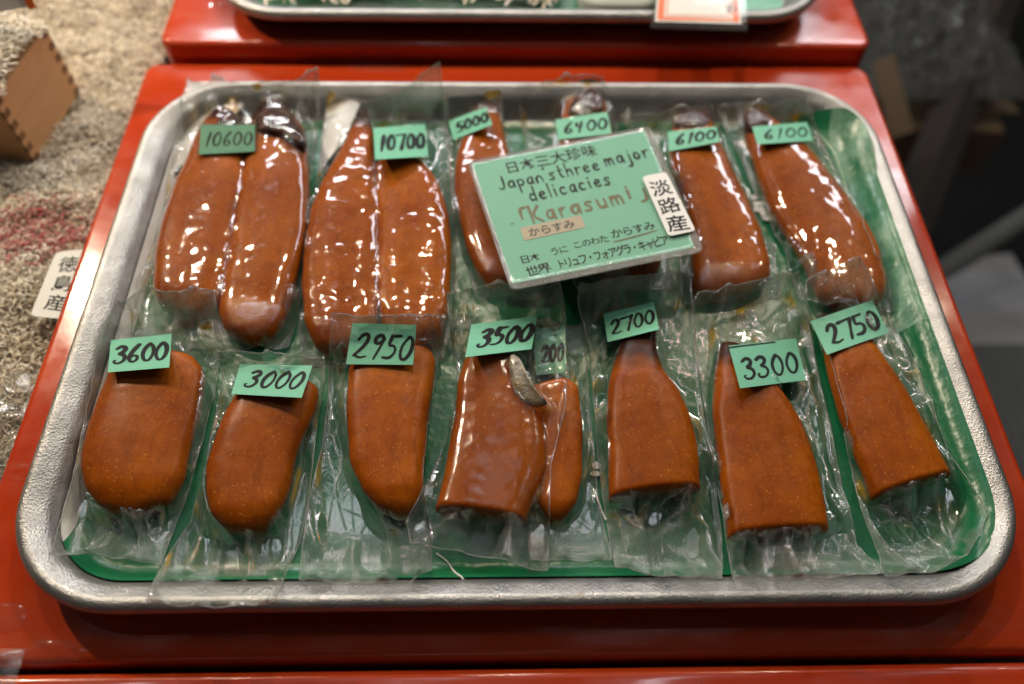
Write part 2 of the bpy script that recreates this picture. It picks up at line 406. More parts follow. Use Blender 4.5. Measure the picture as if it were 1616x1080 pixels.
V, F = red_box(-.2485, .2865, BY1+.004, .93, .0135, -.1095, 'red lacquered stand at the back under the second tray'); add_hit(V, F)

# trays
def tray(x0, x1, y0, y1, zb, r, label):
    R_ = .0044; bead = []
    for i in range(16):                         # rolled bead: from underneath, round the outside, over the top
        a = math.radians(-75 + 215*i/15); bead.append((R_ - R_*math.cos(a), .0185 + R_*math.sin(a)))
    outer = [(.028, .0006), (.0150, .0080), (.0100, .0132)]
    prof = outer + bead + [(.0115, .0195), (.0146, .0155), (.0172, .0105), (.0200, .0062), (.0222, .0040), (.0250, .0026), (.0300, .0022)]
    V, F, m = rr_loft(x0, x1, y0, y1, r, [(d, zb + z) for d, z in prof], 16)
    n = len(V); F = F + [tuple(range(n-m, n))]
    rim = np.zeros(n); k0 = len(outer); rim[k0*m:(k0+len(bead)+1)*m] = 1.0; rim[(k0+len(bead)+1)*m:] = .25
    o = mesh('metal_tray', V, F, ALU, attrs={'rim': rim}, own=((x0+x1)/2, (y0+y1)/2, zb)); setp(o, label, 'tray')
    return V, F
TX0, TX1, TY0, TY1 = -.2325, .2597, .0945, .4570
V, F = tray(TX0, TX1, TY0, TY1, 0.0, .058, 'hammered aluminium tray filled with cured roe packs, on the middle red stand'); add_hit(V, F)

# green liner sheet on the tray floor, right edge and rear corner climbing the wall
def liner():
    n, m = 90, 110; V = []
    x0, x1, y0, y1 = TX0+.0180, TX1-.0085, TY0+.0165, TY1-.0225
    rc = .040
    for i in range(n):
        for j in range(m):
            x = x0 + (x1-x0)*j/(m-1); y = y0 + (y1-y0)*i/(n-1)
            for cx, cy, sx, sy in ((x0+rc, y0+rc, -1, -1), (x0+rc, y1-rc, -1, 1), (x1-rc, y1-rc, 1, 1), (x1-rc, y0+rc, 1, -1)):
                dx, dy = (x-cx)*sx, (y-cy)*sy
                if dx > 0 and dy > 0:
                    d = math.hypot(dx, dy); q = max(dx, dy)
                    x = cx + sx*dx*q/d; y = cy + sy*dy*q/d
            # depth in from the tray's outer edge, round corners included
            R_ = .058; ix = max(TX0+R_-x, x-TX1+R_, 0); iy = max(TY0+R_-y, y-TY1+R_, 0)
            d = R_ - (math.hypot(ix, iy) if ix > 0 and iy > 0 else max(ix, iy))
            wall = float(np.interp(d, [.0135, .0165, .0200, .0222, .0250, .0300], [.0190, .0130, .0068, .0040, .0026, .0022]))
            z = max(.0040 + .0008*float(pn(x*22, y*22, 3)), wall + .0012)
            V.append((x, y, z))
    V = np.array(V)
    d = np.clip((V[:, 0] - (x1-.048))/.046, 0, 1)*np.clip((V[:, 1] - (y1-.065))/.06, 0, 1)      # rear right corner curls up the wall
    V[:, 2] += .012*d**1.2
    F = grid_faces(n, m)
    o = mesh('liner_sheet', V, F, LINER, own=(0, 0, .003)); setp(o, 'glossy dark green liner sheet with white margin, lying on the tray floor under the packs', 'liner')
    add_hit(V, F); return o
LIN = liner()
# ------------------------------------------------------------------ strokes and writing
DIG = {
 '0': [[(.30,.98),(.10,.75),(.04,.40),(.18,.04),(.40,.06),(.54,.45),(.46,.85),(.28,.99),(.20,.93)]],
 '1': [[(.30,1.0),(.22,.5),(.16,0)]],
 '2': [[(.05,.74),(.16,.95),(.38,.98),(.48,.76),(.34,.42),(.04,.06),(.14,.12),(.34,.02),(.60,.10)]],
 '3': [[(.06,.86),(.26,1.0),(.46,.86),(.38,.64),(.18,.56),(.42,.50),(.52,.26),(.34,.02),(.08,.04),(.0,.18),(.08,.2)]],
 '4': [[(.10,.86),(.10,.52),(.44,.50)],[(.40,.92),(.34,.5),(.28,0)]],
 '5': [[(.16,.98),(.12,.54),(.36,.60),(.52,.36),(.36,.06),(.04,.08)],[(.16,.97),(.50,1.0)]],
 '6': [[(.42,1.0),(.18,.66),(.06,.28),(.22,.02),(.46,.14),(.44,.40),(.24,.42),(.09,.26)]],
 '7': [[(.0,.92),(.58,.97)],[(.58,.97),(.44,.45),(.34,0)]],
 '8': [[(.42,.84),(.24,.98),(.10,.80),(.40,.40),(.34,.06),(.12,.06),(.10,.34),(.40,.70),(.42,.84)]],
 '9': [[(.48,.80),(.30,.98),(.08,.84),(.14,.60),(.40,.64),(.50,.92),(.40,.42),(.30,0)]],
 'n': [[(.02,.0),(.04,.5),(.04,.36),(.22,.52),(.40,.40),(.44,.0)]],
}
LET = dict(DIG)
LET.update({
 'J': [[(.36,1),(.36,.3),(.24,.02),(.06,.05),(.0,.2)]],
 'a': [[(.42,.50),(.20,.54),(.02,.30),(.14,.02),(.34,.10),(.42,.48)],[(.42,.52),(.44,.0)]],
 'p': [[(.04,.5),(.06,-.45)],[(.05,.38),(.24,.54),(.44,.34),(.32,.04),(.08,.08)]],
 's': [[(.38,.48),(.18,.54),(.06,.40),(.34,.20),(.26,.0),(.0,.06)]],
 't': [[(.16,.92),(.14,.10),(.34,.02)],[(.0,.56),(.34,.58)]],
 'h': [[(.06,1),(.04,0)],[(.05,.34),(.24,.54),(.38,.40),(.40,0)]],
 'r': [[(.04,.52),(.06,0)],[(.06,.32),(.18,.52),(.36,.50)]],
 'e': [[(.04,.28),(.40,.32),(.34,.52),(.14,.52),(.02,.26),(.18,.0),(.42,.10)]],
 'm': [[(.04,.52),(.04,0)],[(.04,.36),(.18,.54),(.30,.42),(.30,0)],[(.30,.36),(.46,.54),(.58,.40),(.60,0)]],
 'j': [[(.22,.52),(.24,-.28),(.10,-.44),(-.04,-.34)],[(.24,.76),(.25,.74)]],
 'o': [[(.22,.54),(.03,.34),(.10,.04),(.34,.04),(.42,.32),(.24,.54)]],
 'd': [[(.36,.44),(.16,.54),(.02,.28),(.14,.02),(.34,.12)],[(.40,1.0),(.40,0)]],
 'l': [[(.08,1),(.08,.0)]],
 'i': [[(.08,.52),(.08,0)],[(.09,.76),(.10,.74)]],
 'c': [[(.38,.46),(.18,.54),(.02,.28),(.16,.0),(.40,.08)]],
 'K': [[(.06,1),(.04,0)],[(.50,.92),(.08,.44),(.54,.0)]],
 'u': [[(.04,.52),(.06,.10),(.22,.0),(.38,.14)],[(.40,.52),(.42,0)]],
 "'": [[(.06,1.0),(.03,.84)]],
 '「': [[(.36,1.0),(.04,.98),(.04,.30)]],
 '」': [[(.34,.72),(.34,.04),(.02,.0)]],
 '-': [[(0,.4),(.4,.42)]],
})
ADV = {'1': .36, 'l': .24, 'i': .26, "'": .16, 'm': .72, 'j': .40, ' ': .40, 't': .44, 'r': .44, 'J': .50, 'K': .62}
def ribbon(pts, wid, seq):
    """flat marker stroke with round ends in 2-D; z holds a tiny stacking order"""
    P = np.asarray(pts, float)
    if len(P) > 2: P = resample(chaikin(P, 3), max(10, len(P)*5))
    n = len(P); V = []; F = []
    T = np.gradient(P, axis=0); T /= np.maximum(np.linalg.norm(T, axis=1, keepdims=True), 1e-9); Nn = np.c_[-T[:, 1], T[:, 0]]
    hw = wid/2*(1 + .22*np.sin(np.linspace(0, 5, n) + seq)) * np.interp(np.linspace(0, 1, n), [0, .1, .85, 1], [.95, 1.05, 1, .7])
    for i in range(n): V += [P[i]-Nn[i]*hw[i], P[i]+Nn[i]*hw[i]]
    for i in range(n-1): F.append((2*i, 2*i+2, 2*i+3, 2*i+1))
    for e, s in ((0, -1), (n-1, 1)):
        b = len(V); a0 = math.atan2(Nn[e][1], Nn[e][0])
        for q in range(7): a = a0 - s*math.pi*q/6; V.append(P[e] + hw[e]*np.array([math.cos(a), math.sin(a)]))
        F.append(tuple(range(b, b+7)))
    V = np.array(V); return np.c_[V, np.full(len(V), seq*4e-6)], F
class Writing:
    def __init__(s): s.V = []; s.F = []; s.seq = 0
    def _add(s, V, F):
        b = len(s.V); s.V += [tuple(v) for v in V]; s.F += [tuple(b+i for i in f) for f in F]
    def strokes(s, text, x, y, hgt, wid, dirx=(1, 0), wscale=1.0, jitter=.03, rise=0., table=LET, gap=.12, shear=.0):
        dx = np.array(dirx, float); dx /= np.linalg.norm(dx); dy = np.array([-dx[1], dx[0]]); cx = 0.
        for ch in text:
            for st in table.get(ch, []):
                jit = (rng.random(2) - .5)*jitter
                pts = [np.array([x, y]) + dx*(cx + ((px_ + py_*shear + jit[0])*hgt*wscale)) + dy*((py_ + jit[1])*hgt + rise*cx) for px_, py_ in st]
                s._add(*ribbon(pts, wid, s.seq)); s.seq += 1
            cx += (ADV.get(ch, .54) + gap)*hgt*wscale
        return cx
    def fit(s, text, x0, x1, y, hgt, wid, dirx=(1, 0), **kw):
        gap = kw.get('gap', .12); tot = sum(ADV.get(c, .54) + gap for c in text) - gap
        return s.strokes(text, x0, y, hgt, wid, dirx, (x1-x0)/(tot*hgt), **kw)
    def line(s, pts, wid): s._add(*ribbon(pts, wid, s.seq)); s.seq += 1
    def glyphs(s, text, x, y, size, dirx=(1, 0), adv=1.0, x1=None, bold=.0, vertical=False, jit=.06, sq=(1., 1.)):
        dx = np.array(dirx, float); dx /= np.linalg.norm(dx); dy = np.array([-dx[1], dx[0]])
        if x1 is not None: adv = (x1-x)/(len(text)*size)
        for i, ch in enumerate(text):
            if ch == ' ': x, y = np.array([x, y]) + dx*size*adv*.6; continue
            c = bpy.data.curves.new('glyph', 'FONT'); c.body = ch; c.size = 1.0; c.offset = bold; c.resolution_u = 4; c.align_x = 'LEFT'
            o = bpy.data.objects.new('glyph', c); COL.objects.link(o)
            m = bpy.data.meshes.new_from_object(o.evaluated_get(bpy.context.evaluated_depsgraph_get()))
            V = np.array([v.co[:] for v in m.vertices]).reshape(-1, 3); F = [tuple(p.vertices) for p in m.polygons]
            bpy.data.objects.remove(o); bpy.data.curves.remove(c); bpy.data.meshes.remove(m)
            if len(V):
                a = (random.random()-.5)*jit*2; ca, sa = math.cos(a), math.sin(a); sc_ = size*(1 + (random.random()-.5)*jit*2)
                u = (V[:, 0]-.5)*sc_*sq[0]; v = (V[:, 1]-.36)*sc_*sq[1]; v = v + .08*u*math.sin(i*2.1)
                u2 = u*ca - v*sa + size*.5; v2 = u*sa + v*ca + size*.36
                P = np.array([x, y]) + np.outer(u2, dx) + np.outer(v2, dy)
                s._add(np.c_[P, np.full(len(P), s.seq*4e-6)], F); s.seq += 1
            if vertical: x, y = np.array([x, y]) - dy*size*adv
            else: x, y = np.array([x, y]) + dx*size*adv
    def build(s, name, surf, mat, parent, off=.00012):
        """surf maps metric card coordinates to a point and a lift"""
        V = np.array(s.V); W = np.array([surf(p[0], p[1], off + p[2]) for p in V])
        return mesh(name, W, s.F, mat, parent, smooth=False)

# ------------------------------------------------------------------ roe
def loft_roe(Lp, Rp, zb, H, top='round', bot='round', tip=0.0, nst=64, seed=1, zc=.42, wr=0.):
    """left / right outlines in photo pixels (top to bottom) at mid height -> pillow shaped lobe"""
    Lq, Rq = resample(np.array(Lp, float), nst), resample(np.array(Rp, float), nst)
    Lq, Rq = smooth_line(Lq, 3), smooth_line(Rq, 3); zt = np.full(nst, zb + H*zc); hh = np.full(nst, H)
    for it in range(3):
        L = np.array([at(p[0], p[1], z) for p, z in zip(Lq, zt)]); Rr = np.array([at(p[0], p[1], z) for p, z in zip(Rq, zt)])
        mid = (L+Rr)/2; s = np.r_[0, np.cumsum(np.linalg.norm(np.diff(mid, axis=0), axis=1))]; wd = np.linalg.norm(L-Rr, axis=1); W = wd.max()
        for i in range(nst):
            f = 1.0
            for kind, d, rs in ((top, s[i], .26), (bot, s[-1]-s[i], .42)):
                rr = rs*W if kind == 'round' else (.9*W if kind == 'taper' else .06*W)
                lo = .25 if kind == 'round' else (.35 if kind == 'taper' else .86)
                t = min(1, d/rr); f *= lo + (1-lo)*math.sqrt(max(0, 1-(1-t)**2))
            h = min(H*f, H*(.25 + 1.1*wd[i]/W)) if top == 'taper' else H*f
            h = min(h, .25*H + .9*wd[i]); hh[i] = max(h, .0012)
        zt = zb + hh*zc
    M = 40; V = []; A = []
    for i in range(nst):
        h = hh[i]; hw = wd[i]/2; ax = (Rr[i]-L[i])/max(wd[i], 1e-6)
        for j in range(M):
            a = 2*math.pi*j/M; ca, sa = math.cos(a), math.sin(a)
            x = -hw*math.copysign(abs(ca)**.80, ca)
            zc_ = zb + .42*h
            z = zc_ + (.58*h*abs(sa)**.66 if sa >= 0 else -.42*h*abs(sa)**.6)
            p = mid[i] + ax*x; V.append((p[0], p[1], z)); A.append(s[i])
    V = np.array(V); A = np.array(A)
    up = np.clip((V[:, 2]-zb)/H, 0, 1)
    V[:, 2] += up*wr*.0009*(ridge(V[:, 0]*70 + V[:, 1]*40, V[:, 1]*110 - V[:, 0]*30, seed+7, 1.5) - .3)
    V[:, 2] += up*(.0010*pn(V[:, 0]*26, V[:, 1]*20, seed) + .00016*pn(V[:, 0]*150, V[:, 1]*150, seed+1))
    V[:, 0] += .0007*pn(V[:, 1]*60, V[:, 2]*60, seed+2)
    F = grid_faces(nst, M, True); n = len(V)
    F += [tuple(reversed(range(M))), tuple(range(n-M, n))]
    t = np.zeros(n)
    if tip > 0:
        e = A + .004*pn(V[:, 0]*120, V[:, 1]*120, seed+5); t = np.clip(1 - (e - tip*1.3)/(tip*.7+1e-6), 0, 1)
    return V, F, t

# ------------------------------------------------------------------ film draped over what lies below
def edge_world(P, n, lift, extra=0., zmin=0.):
    Q = resample(np.array(P, float), n); Z = np.full(n, .012)
    zm = np.zeros(n) + zmin; lift = lift + extra + .0042*np.clip(pn(Q[:, 0]*.022, Q[:, 1]*.022, 41)*2.0 + .25, 0, 1)
    for it in range(7):
        for i in range(n):
            p = at(Q[i, 0], Q[i, 1], Z[i]); h = max(height(p[0], p[1], .0) + lift[i], zm[i]); Z[i] += (h - Z[i])*.6
        if it > 2:
            Zs = Z.copy(); Zs[1:-1] = (Z[:-2]+2*Z[1:-1]+Z[2:])/4; Z = Zs
    for it in range(14): Z[1:-1] = (Z[:-2]+2*Z[1:-1]+Z[2:])/4
    W = np.array([at(Q[i, 0], Q[i, 1], Z[i]) for i in range(n)]); return W
def drape(Lp, Rp, Tp=None, Bp=None, matte=None, nu=96, nv=150, seed=0, eps=.0004, sag=4e-5, wr=1.0, lift=.0006, endlift=(0., 0.), Tz=None, cw=.8, seals=(.14, .12)):
    t_ = np.linspace(0, 1, nv); tl, bl = endlift
    ex = tl*np.clip(1 - t_/.20, 0, 1)**1.2 + bl*np.clip((t_-.88)/.12, 0, 1)**1.3; hump = np.sin(np.pi*np.linspace(0, 1, nu))
    tz = np.interp(np.linspace(0, 1, nu), np.linspace(0, 1, len(Tz)), Tz) if Tz else np.zeros(nu); fall = np.clip(1 - t_/.22, 0, 1)
    Lw = edge_world(Lp, nv, lift, ex, tz[0]*fall); Rw = edge_world(Rp, nv, lift, ex, tz[-1]*fall)
    Tw = edge_world(Tp or [Lp[0], Rp[0]], nu, lift, tl*(1 + .3*hump), tz); Bw = edge_world(Bp or [Lp[-1], Rp[-1]], nu, lift, bl*(1 + .5*hump))
    for a, b in ((Tw, 0), (Bw, -1)):
        a[0] = Lw[b] = (a[0]+Lw[b])/2; a[-1] = Rw[b] = (a[-1]+Rw[b])/2
    u = np.linspace(0, 1, nu)[None, :, None]; v = np.linspace(0, 1, nv)[:, None, None]
    G = (1-u)*Lw[:, None] + u*Rw[:, None] + (1-v)*Tw[None] + v*Bw[None] - ((1-u)*(1-v)*Lw[0] + u*(1-v)*Rw[0] + (1-u)*v*Lw[-1] + u*v*Rw[-1])
    X, Y, Z = G[..., 0], G[..., 1], G[..., 2].copy()
    ob = np.array([[height(X[i, j], Y[i, j], .0) for j in range(nu)] for i in range(nv)])
    obs = ob + eps; Z[1:-1, 1:-1] = np.maximum(Z[1:-1, 1:-1], obs[1:-1, 1:-1] + .006)
    vv = np.linspace(0, 1, nv)[:, None]; uu = np.linspace(0, 1, nu)[None, :]
    for it in range(420):
        A = (Z[:-2, 1:-1] + Z[2:, 1:-1] + Z[1:-1, :-2] + Z[1:-1, 2:])/4 - sag
        Z[1:-1, 1:-1] = np.maximum(A, obs[1:-1, 1:-1])
    free = np.clip((Z - obs)/.003, 0, 1)
    flange = np.clip(1 - (ob - .0055)/.004, 0, 1)                    # film lying beside the roe, never quite flat
    endz = np.clip(1 - vv/.30, 0, 1) + np.clip((vv-.72)/.28, 0, 1)*.9
    loose = np.clip(free + flange*.8, 0, 1)
    # long straight folds with flat facets between them, as stiff film creases
    r_ = np.random.default_rng(seed + 900); ax_ = np.arctan2(*(Lw[-1] + Rw[-1] - Lw[0] - Rw[0])[1::-1]); fold = np.zeros_like(Z); fine_ = np.zeros_like(Z); crease = np.zeros_like(Z)
    wx = X + .0022*pn(X*28, Y*28, seed+3); wy = Y + .0022*pn(X*28, Y*28, seed+4)
    ca_, sa_ = np.cos(ax_), np.sin(ax_); la = X*ca_ + Y*sa_; lc = -X*sa_ + Y*ca_            # along / across the pack
    for q in range(12):
        th = ax_ + np.pi/2 + r_.normal(0, .30 if q < 8 else .9); f_ = r_.uniform(28, 75); ph = r_.uniform(0, 1)
        t = (wx*np.cos(th) + wy*np.sin(th))*f_ + ph; tri = np.abs((t % 1) - .5)*2
        mk_ = np.clip(pn(lc*45, la*14, seed + 20 + q)*3.4 + .0, 0, 1); fold += (tri - .5)*mk_*.34/f_
        crease = np.maximum(crease, mk_*np.clip(1 - (1-tri)/(f_*.0013), 0, 1))
    for q in range(10):
        th = r_.uniform(0, np.pi); f_ = r_.uniform(80, 170); ph = r_.uniform(0, 1)
        t = (wx*np.cos(th) + wy*np.sin(th))*f_ + ph; tri = np.abs((t % 1) - .5)*2
        mk_ = np.clip(pn(X*34, Y*34, seed + 40 + q)*3.6 - .45, 0, 1); fine_ += (tri - .5)*mk_*.36/f_
        crease = np.maximum(crease, .7*mk_*np.clip(1 - (1-tri)/(f_*.0011), 0, 1)*endz)
    neck = np.clip(1 - vv/.30, 0, 1)
    D = fold*loose*wr*(.8 + .6*endz) + fine_*wr*(loose*(.10 + .8*endz) + (1-loose)*(neck*.16 + cw*.06)) + fold*(1-loose)*cw*.045
    D += .0018*loose*wr*pn(X*26, Y*26, seed+9)
    D[0] *= .3; D[-1] *= .3; D[:, 0] *= .3; D[:, -1] *= .3
    Z = np.maximum(Z + D, ob + .00025); 
    V = np.stack([X, Y, Z], -1).reshape(-1, 3); F = grid_faces(nv, nu)
    cling = np.clip(1 - (Z - obs)/.0016, 0, 1)*np.clip((ob - .0075)/.003, 0, 1)
    seal_glint = np.clip(1 - vv/seals[0], 0, 1)**.5*np.ones_like(Z)*.8 + np.clip((vv - (1-seals[1]))/seals[1], 0, 1)**.5*np.ones_like(Z)
    seal_glint = seal_glint + crease*loose*2.0*wr  # stress-whitened creases, doubling as painted crease highlights
    seal_glint = seal_glint + np.clip(1 - vv/.035, 0, 1)*1.6 + .7*((uu < .035) | (uu > .965))*loose  # top edge: reflected light painted as pale haze; sides: heat-seal bands
    near = np.exp(-((Z - ob - .003)/.0022)**2)*np.clip(free*3, 0, 1)
    oil = np.clip(pn(X*80, Y*40, seed+11)*3.6 - .42, 0, 1)*near*.95
    oil = np.maximum(oil, np.clip(crease*1.6, 0, 1)*np.clip(pn(X*55, Y*30, seed+14)*4 - .2, 0, 1)*np.clip(1 - np.abs(Z - ob - .004)/.005, 0, 1)*loose)*np.clip((.92-vv)*12, 0, 1)
    oil = np.clip(oil*1.4*np.clip((.92-vv)*12, 0, 1), 0, 1)
    # seam: a fine bead round the edge
    ring = np.vstack([Lw, Bw[1:], Rw[::-1][1:], Tw[::-1][1:]])
    ring[:, 2] = np.r_[Z[:, 0], Z[-1, 1:], Z[::-1, -1][1:], Z[0, ::-1][1:]]
    mb = MB(); mb.tube(ring, .00026, 5, False)
    b = len(V); V = np.vstack([V, np.array(mb.V)]); F = F + [tuple(b+i for i in f) for f in mb.F]
    ex = len(mb.V); pad = lambda a, c: np.r_[a.ravel(), np.full(ex, c)]
    return V, F, {'matte': pad(cling*(.06 if cw > .6 else 1.0 if cw < .4 else .45), 0), 'cling': pad(cling, 0), 'seal_glint': pad(seal_glint, 3.5), 'oil': pad(oil, 0)}

# ------------------------------------------------------------------ price tags
def fit_card(quad, z0, clear=.0005, rigid=False):
    """quad in pixels TL TR BR BL -> surface function lying on what is below"""
    q = np.array(quad, float)
    def pix(u, v): return (q[0]*(1-u)+q[1]*u)*(1-v) + (q[3]*(1-u)+q[2]*u)*v          # v down
    co = np.array([z0, 0, 0, 0, 0, 0.])
    def zf(u, v): return co @ np.array([1, u, v, u*u, v*v, u*v])
    for it in range(8):
        A, b, br = [], [], []
        for u in np.linspace(0, 1, 9):
            for v in np.linspace(0, 1, 7):
                p = at(*pix(u, v), zf(u, v)); A.append([1, u, v, u*u, v*v, u*v] if not rigid else [1, u, v, 0, 0, 0]); b.append(height(p[0], p[1])); br.append(height(p[0], p[1], 0., ROEHITS))
        A = np.array(A, float); b = np.array(b); lam = np.diag([1e-6, .3, .3, 1.5, 1.5, 1.5]); co = np.linalg.solve(A.T@A + lam, A.T@b)
        co[0] += max(0, (np.array(br) - A@co).max() + .0004, np.percentile(b - A@co, 88)) + clear
    P = [at(*pix(u, v), zf(u, v)) for u, v in ((0, 0), (1, 0), (0, 1))]
    W = np.linalg.norm(P[1]-P[0]); H = np.linalg.norm(P[2]-P[0])
    def surf(x, y, off):           # metric, y up from the bottom edge
        u, v = x/W, 1 - y/H
        return at(*pix(u, v), zf(u, v)) + np.array([0, -.15, 1])*off
    return surf, W, H
def card_mesh(name, surf, W, H, mat, parent, thick=.00025, n=10, m=7, off=0., pad=(0, 0, 0, 0), label=None, cut=0.0, attrs=None, hit=False):
    V = []; x0, y0, x1, y1 = -pad[0], -pad[1], W+pad[2], H+pad[3]
    for lay in (0, 1):
        for i in range(m):
            for j in range(n):
                x = x0 + (x1-x0)*j/(n-1); y = y0 + (y1-y0)*i/(m-1)
                if cut:
                    cx = min(x-x0, x1-x); cy = min(y-y0, y1-y)
                    if cx < cut and cy < cut:
                        k_ = cut*(1-1/math.sqrt(2))*.95
                        x += (k_ if x - x0 < cut else -k_) * (1-cx/cut)*(1-cy/cut); y += (k_ if y - y0 < cut else -k_)*(1-cx/cut)*(1-cy/cut)
                V.append(surf(x, y, off + (0 if lay else -thick)))
    F = grid_faces(m, n); b = n*m; F = [tuple(reversed(f)) for f in F] + [tuple(b+i for i in f) for f in F]
    rim = [j for j in range(n)] + [i*n+n-1 for i in range(1, m)] + [(m-1)*n+j for j in range(n-2, -1, -1)] + [i*n for i in range(m-2, 0, -1)]
    for a, c in zip(rim, rim[1:]+rim[:1]): F.append((a, c, b+c, b+a))
    if attrs == 'margin':
        sl = [2.2 if (x0+(x1-x0)*j/(n-1) < 0 or x0+(x1-x0)*j/(n-1) > W or y0+(y1-y0)*i/(m-1) < 0 or y0+(y1-y0)*i/(m-1) > H) else 0. for i in range(m) for j in range(n)]
        attrs = {'seal_glint': sl*2}
    if hit: add_hit(np.array(V), F)
    o = mesh(name, V, F, mat, parent, smooth=False, attrs=attrs)
    if label: o['label'] = label
    return o
def price_tag(parent, quad, text, z0=.022, th=.11, hgt=.5, x=.10, y=.24, x1=.93, ws=1.0, rise=0., tape=False, gap=.12, shear=.12, label=None, extra=None, clear=.0007, hit=False):
    surf, W, H = fit_card(quad, z0, clear)
    t = card_mesh('price_tag', surf, W, H, TAGM, parent, label=label, hit=hit)
    wr = Writing(); wr.fit(text, x*W, x1*W, y*H, hgt*H, th*H, (1, rise), gap=gap, shear=shear, jitter=.05, table=DIG)
    if extra: extra(wr, W, H)
    wr.build('writing', surf, INK, t)
    if tape:
        px_, py_ = .004*rng.random(4), .006*rng.random(4)
        card_mesh('tape', surf, W, H, TAPE, t, thick=.00004, n=26, m=20, off=.00055, pad=(.001+px_[0]*.3, .0004, .001+px_[1]*.3, .002))
    return t

PACKG = 'vacuum packs of cured roe in the tray'
def pack(label, lobes, film, tag, dark=None, group=PACKG, seed=1, base=.0052, filmkw={}, absorber=None, flap=None, under_tag=False, tagkw={}):
    px = np.mean([p for l in lobes for p in l['L'] + l['R']], axis=0); b = at(px[0], px[1], base)
    root = thing('roe_pack', label, 'roe pack', (b[0], b[1], .004), group)
    if absorber is not None:
        q, zz = absorber; W = np.array([at(x, y, z) for (x, y), z in zip(q, zz)])
        n, m = 8, 20; V = []
        for i in range(m):
            for j in range(n):
                u, v = j/(n-1), i/(m-1); p = (W[0]*(1-u)+W[1]*u)*(1-v)+(W[3]*(1-u)+W[2]*u)*v
                V.append(p + np.array([0, 0, .0018*math.sin(math.pi*u) + .0006*float(pn(u*3, v*6, seed))]))
        mesh('absorber_sachet', V, grid_faces(m, n), SILK, root); add_hit(np.array(V), grid_faces(m, n))
    for i, l in enumerate(lobes):
        V, F, t = loft_roe(l['L'], l['R'], base + l.get('zb', 0), l['H'], l.get('top', 'round'), l.get('bot', 'round'), l.get('tip', 0), seed=seed*10+i, wr=l.get('wr', .12))
        o = mesh('roe_lobe', V, F, ROE, root, attrs={'tip': t}); add_hit(V, F); ROEHITS.append(HITS[-1])
        if len(lobes) > 1 and l.get('label'): o['label'] = l['label']
    if flap: flap(root)
    V, F, A = drape(film['L'], film['R'], film.get('T'), film.get('B'), seed=seed*13, **filmkw)
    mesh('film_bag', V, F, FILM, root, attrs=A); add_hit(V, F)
    if tag: price_tag(root, tag[0], tag[1], **tagkw)
    return root

DARKSKIN = principled('dark_dried_tip', rough=.4, spec=.2, build=lambda k, p: (k.put(p.inputs['Base Color'], k.mix(k.ramp(k.noise(k.coord(), 140, 4, .65), [(.4, 0.), (.65, 1.)]), (.020, .005, .003), (.085, .022, .007))), k.put(p.inputs['Normal'], k.bump(k.noise(k.coord(), 220, 3), .8, .002))))
def shrivel(root, P, z0, z1, seed):
    top = chaikin(np.array(P, float), 2, True); ym, yM = top[:, 1].min(), top[:, 1].max(); n = len(top)
    T = np.array([at(x, y, z0 + (z1-z0)*(y-ym)/(yM-ym)) for x, y in top]); c = T.mean(0); V = []
    for s_, dz in ((.96, -.006), (1.0, -.002), (.9, .0012), (.6, .0030), (.3, .0034)):
        V += [c + (p-c)*s_ + np.array([0, 0, dz + .0016*float(pn(p[0]*150 + s_*3, p[1]*150, seed))]) for p in T]
    V.append(c + np.array([0, 0, .0034])); F = grid_faces(5, n, True) + [(4*n+i, 4*n+(i+1) % n, 5*n) for i in range(n)] + [tuple(reversed(range(n)))]
    o = mesh('dried_tip', V, F, DARKSKIN, root); o['label'] = 'dark shrivelled dried tip'; add_hit(np.array(V), F)
# --- back row, left to right
pack('leftmost back row pack, two large roe lobes under a faded glossy price tag',
  [dict(L=[(345,183),(322,200),(308,225),(298,252),(277,297),(257,354),(246,407),(243,450),(252,485),(290,505)], R=[(372,183),(388,205),(391,240),(391,265),(385,305),(377,345),(369,400),(363,440),(354,475),(330,500),(298,507)], H=.0165, tip=.013),
   dict(L=[(420,170),(404,182),(392,205),(385,240),(384,268),(378,310),(370,350),(362,405),(353,460),(345,495),(355,525),(388,543)], R=[(440,169),(464,184),(482,206),(486,250),(488,307),(486,354),(475,410),(468,440),(450,505),(430,535),(398,546)], H=.0165, tip=.020)],
  dict(L=[(297,128),(282,200),(266,282),(254,345),(236,400),(218,460),(205,530)], R=[(503,112),(505,180),(496,240),(490,290),(485,400),(478,470),(455,545)], T=[(297,128),(390,134),(460,128),(503,112)], B=[(205,530),(330,553),(455,548)]),
  ([(317,197),(402,197),(402,239),(314,244)], '10600'), flap=lambda r: [shrivel(r, *q) for q in [([(398, 184), (432, 168), (454, 178), (472, 196), (486, 218), (478, 234), (458, 224), (440, 214), (420, 212), (400, 206)], 0.021, 0.024, 3), ([(336, 188), (360, 178), (386, 185), (394, 206), (376, 214), (350, 206), (330, 210)], 0.017, 0.021, 5)]], seed=1, filmkw=dict(Tz=[.020,.018,.026,.042]), absorber=([(298,130),(408,136),(350,205),(266,284)], (.010,.014,.014,.006)), tagkw=dict(th=.05, hgt=.50, x=.08, tape=True, clear=.0010))
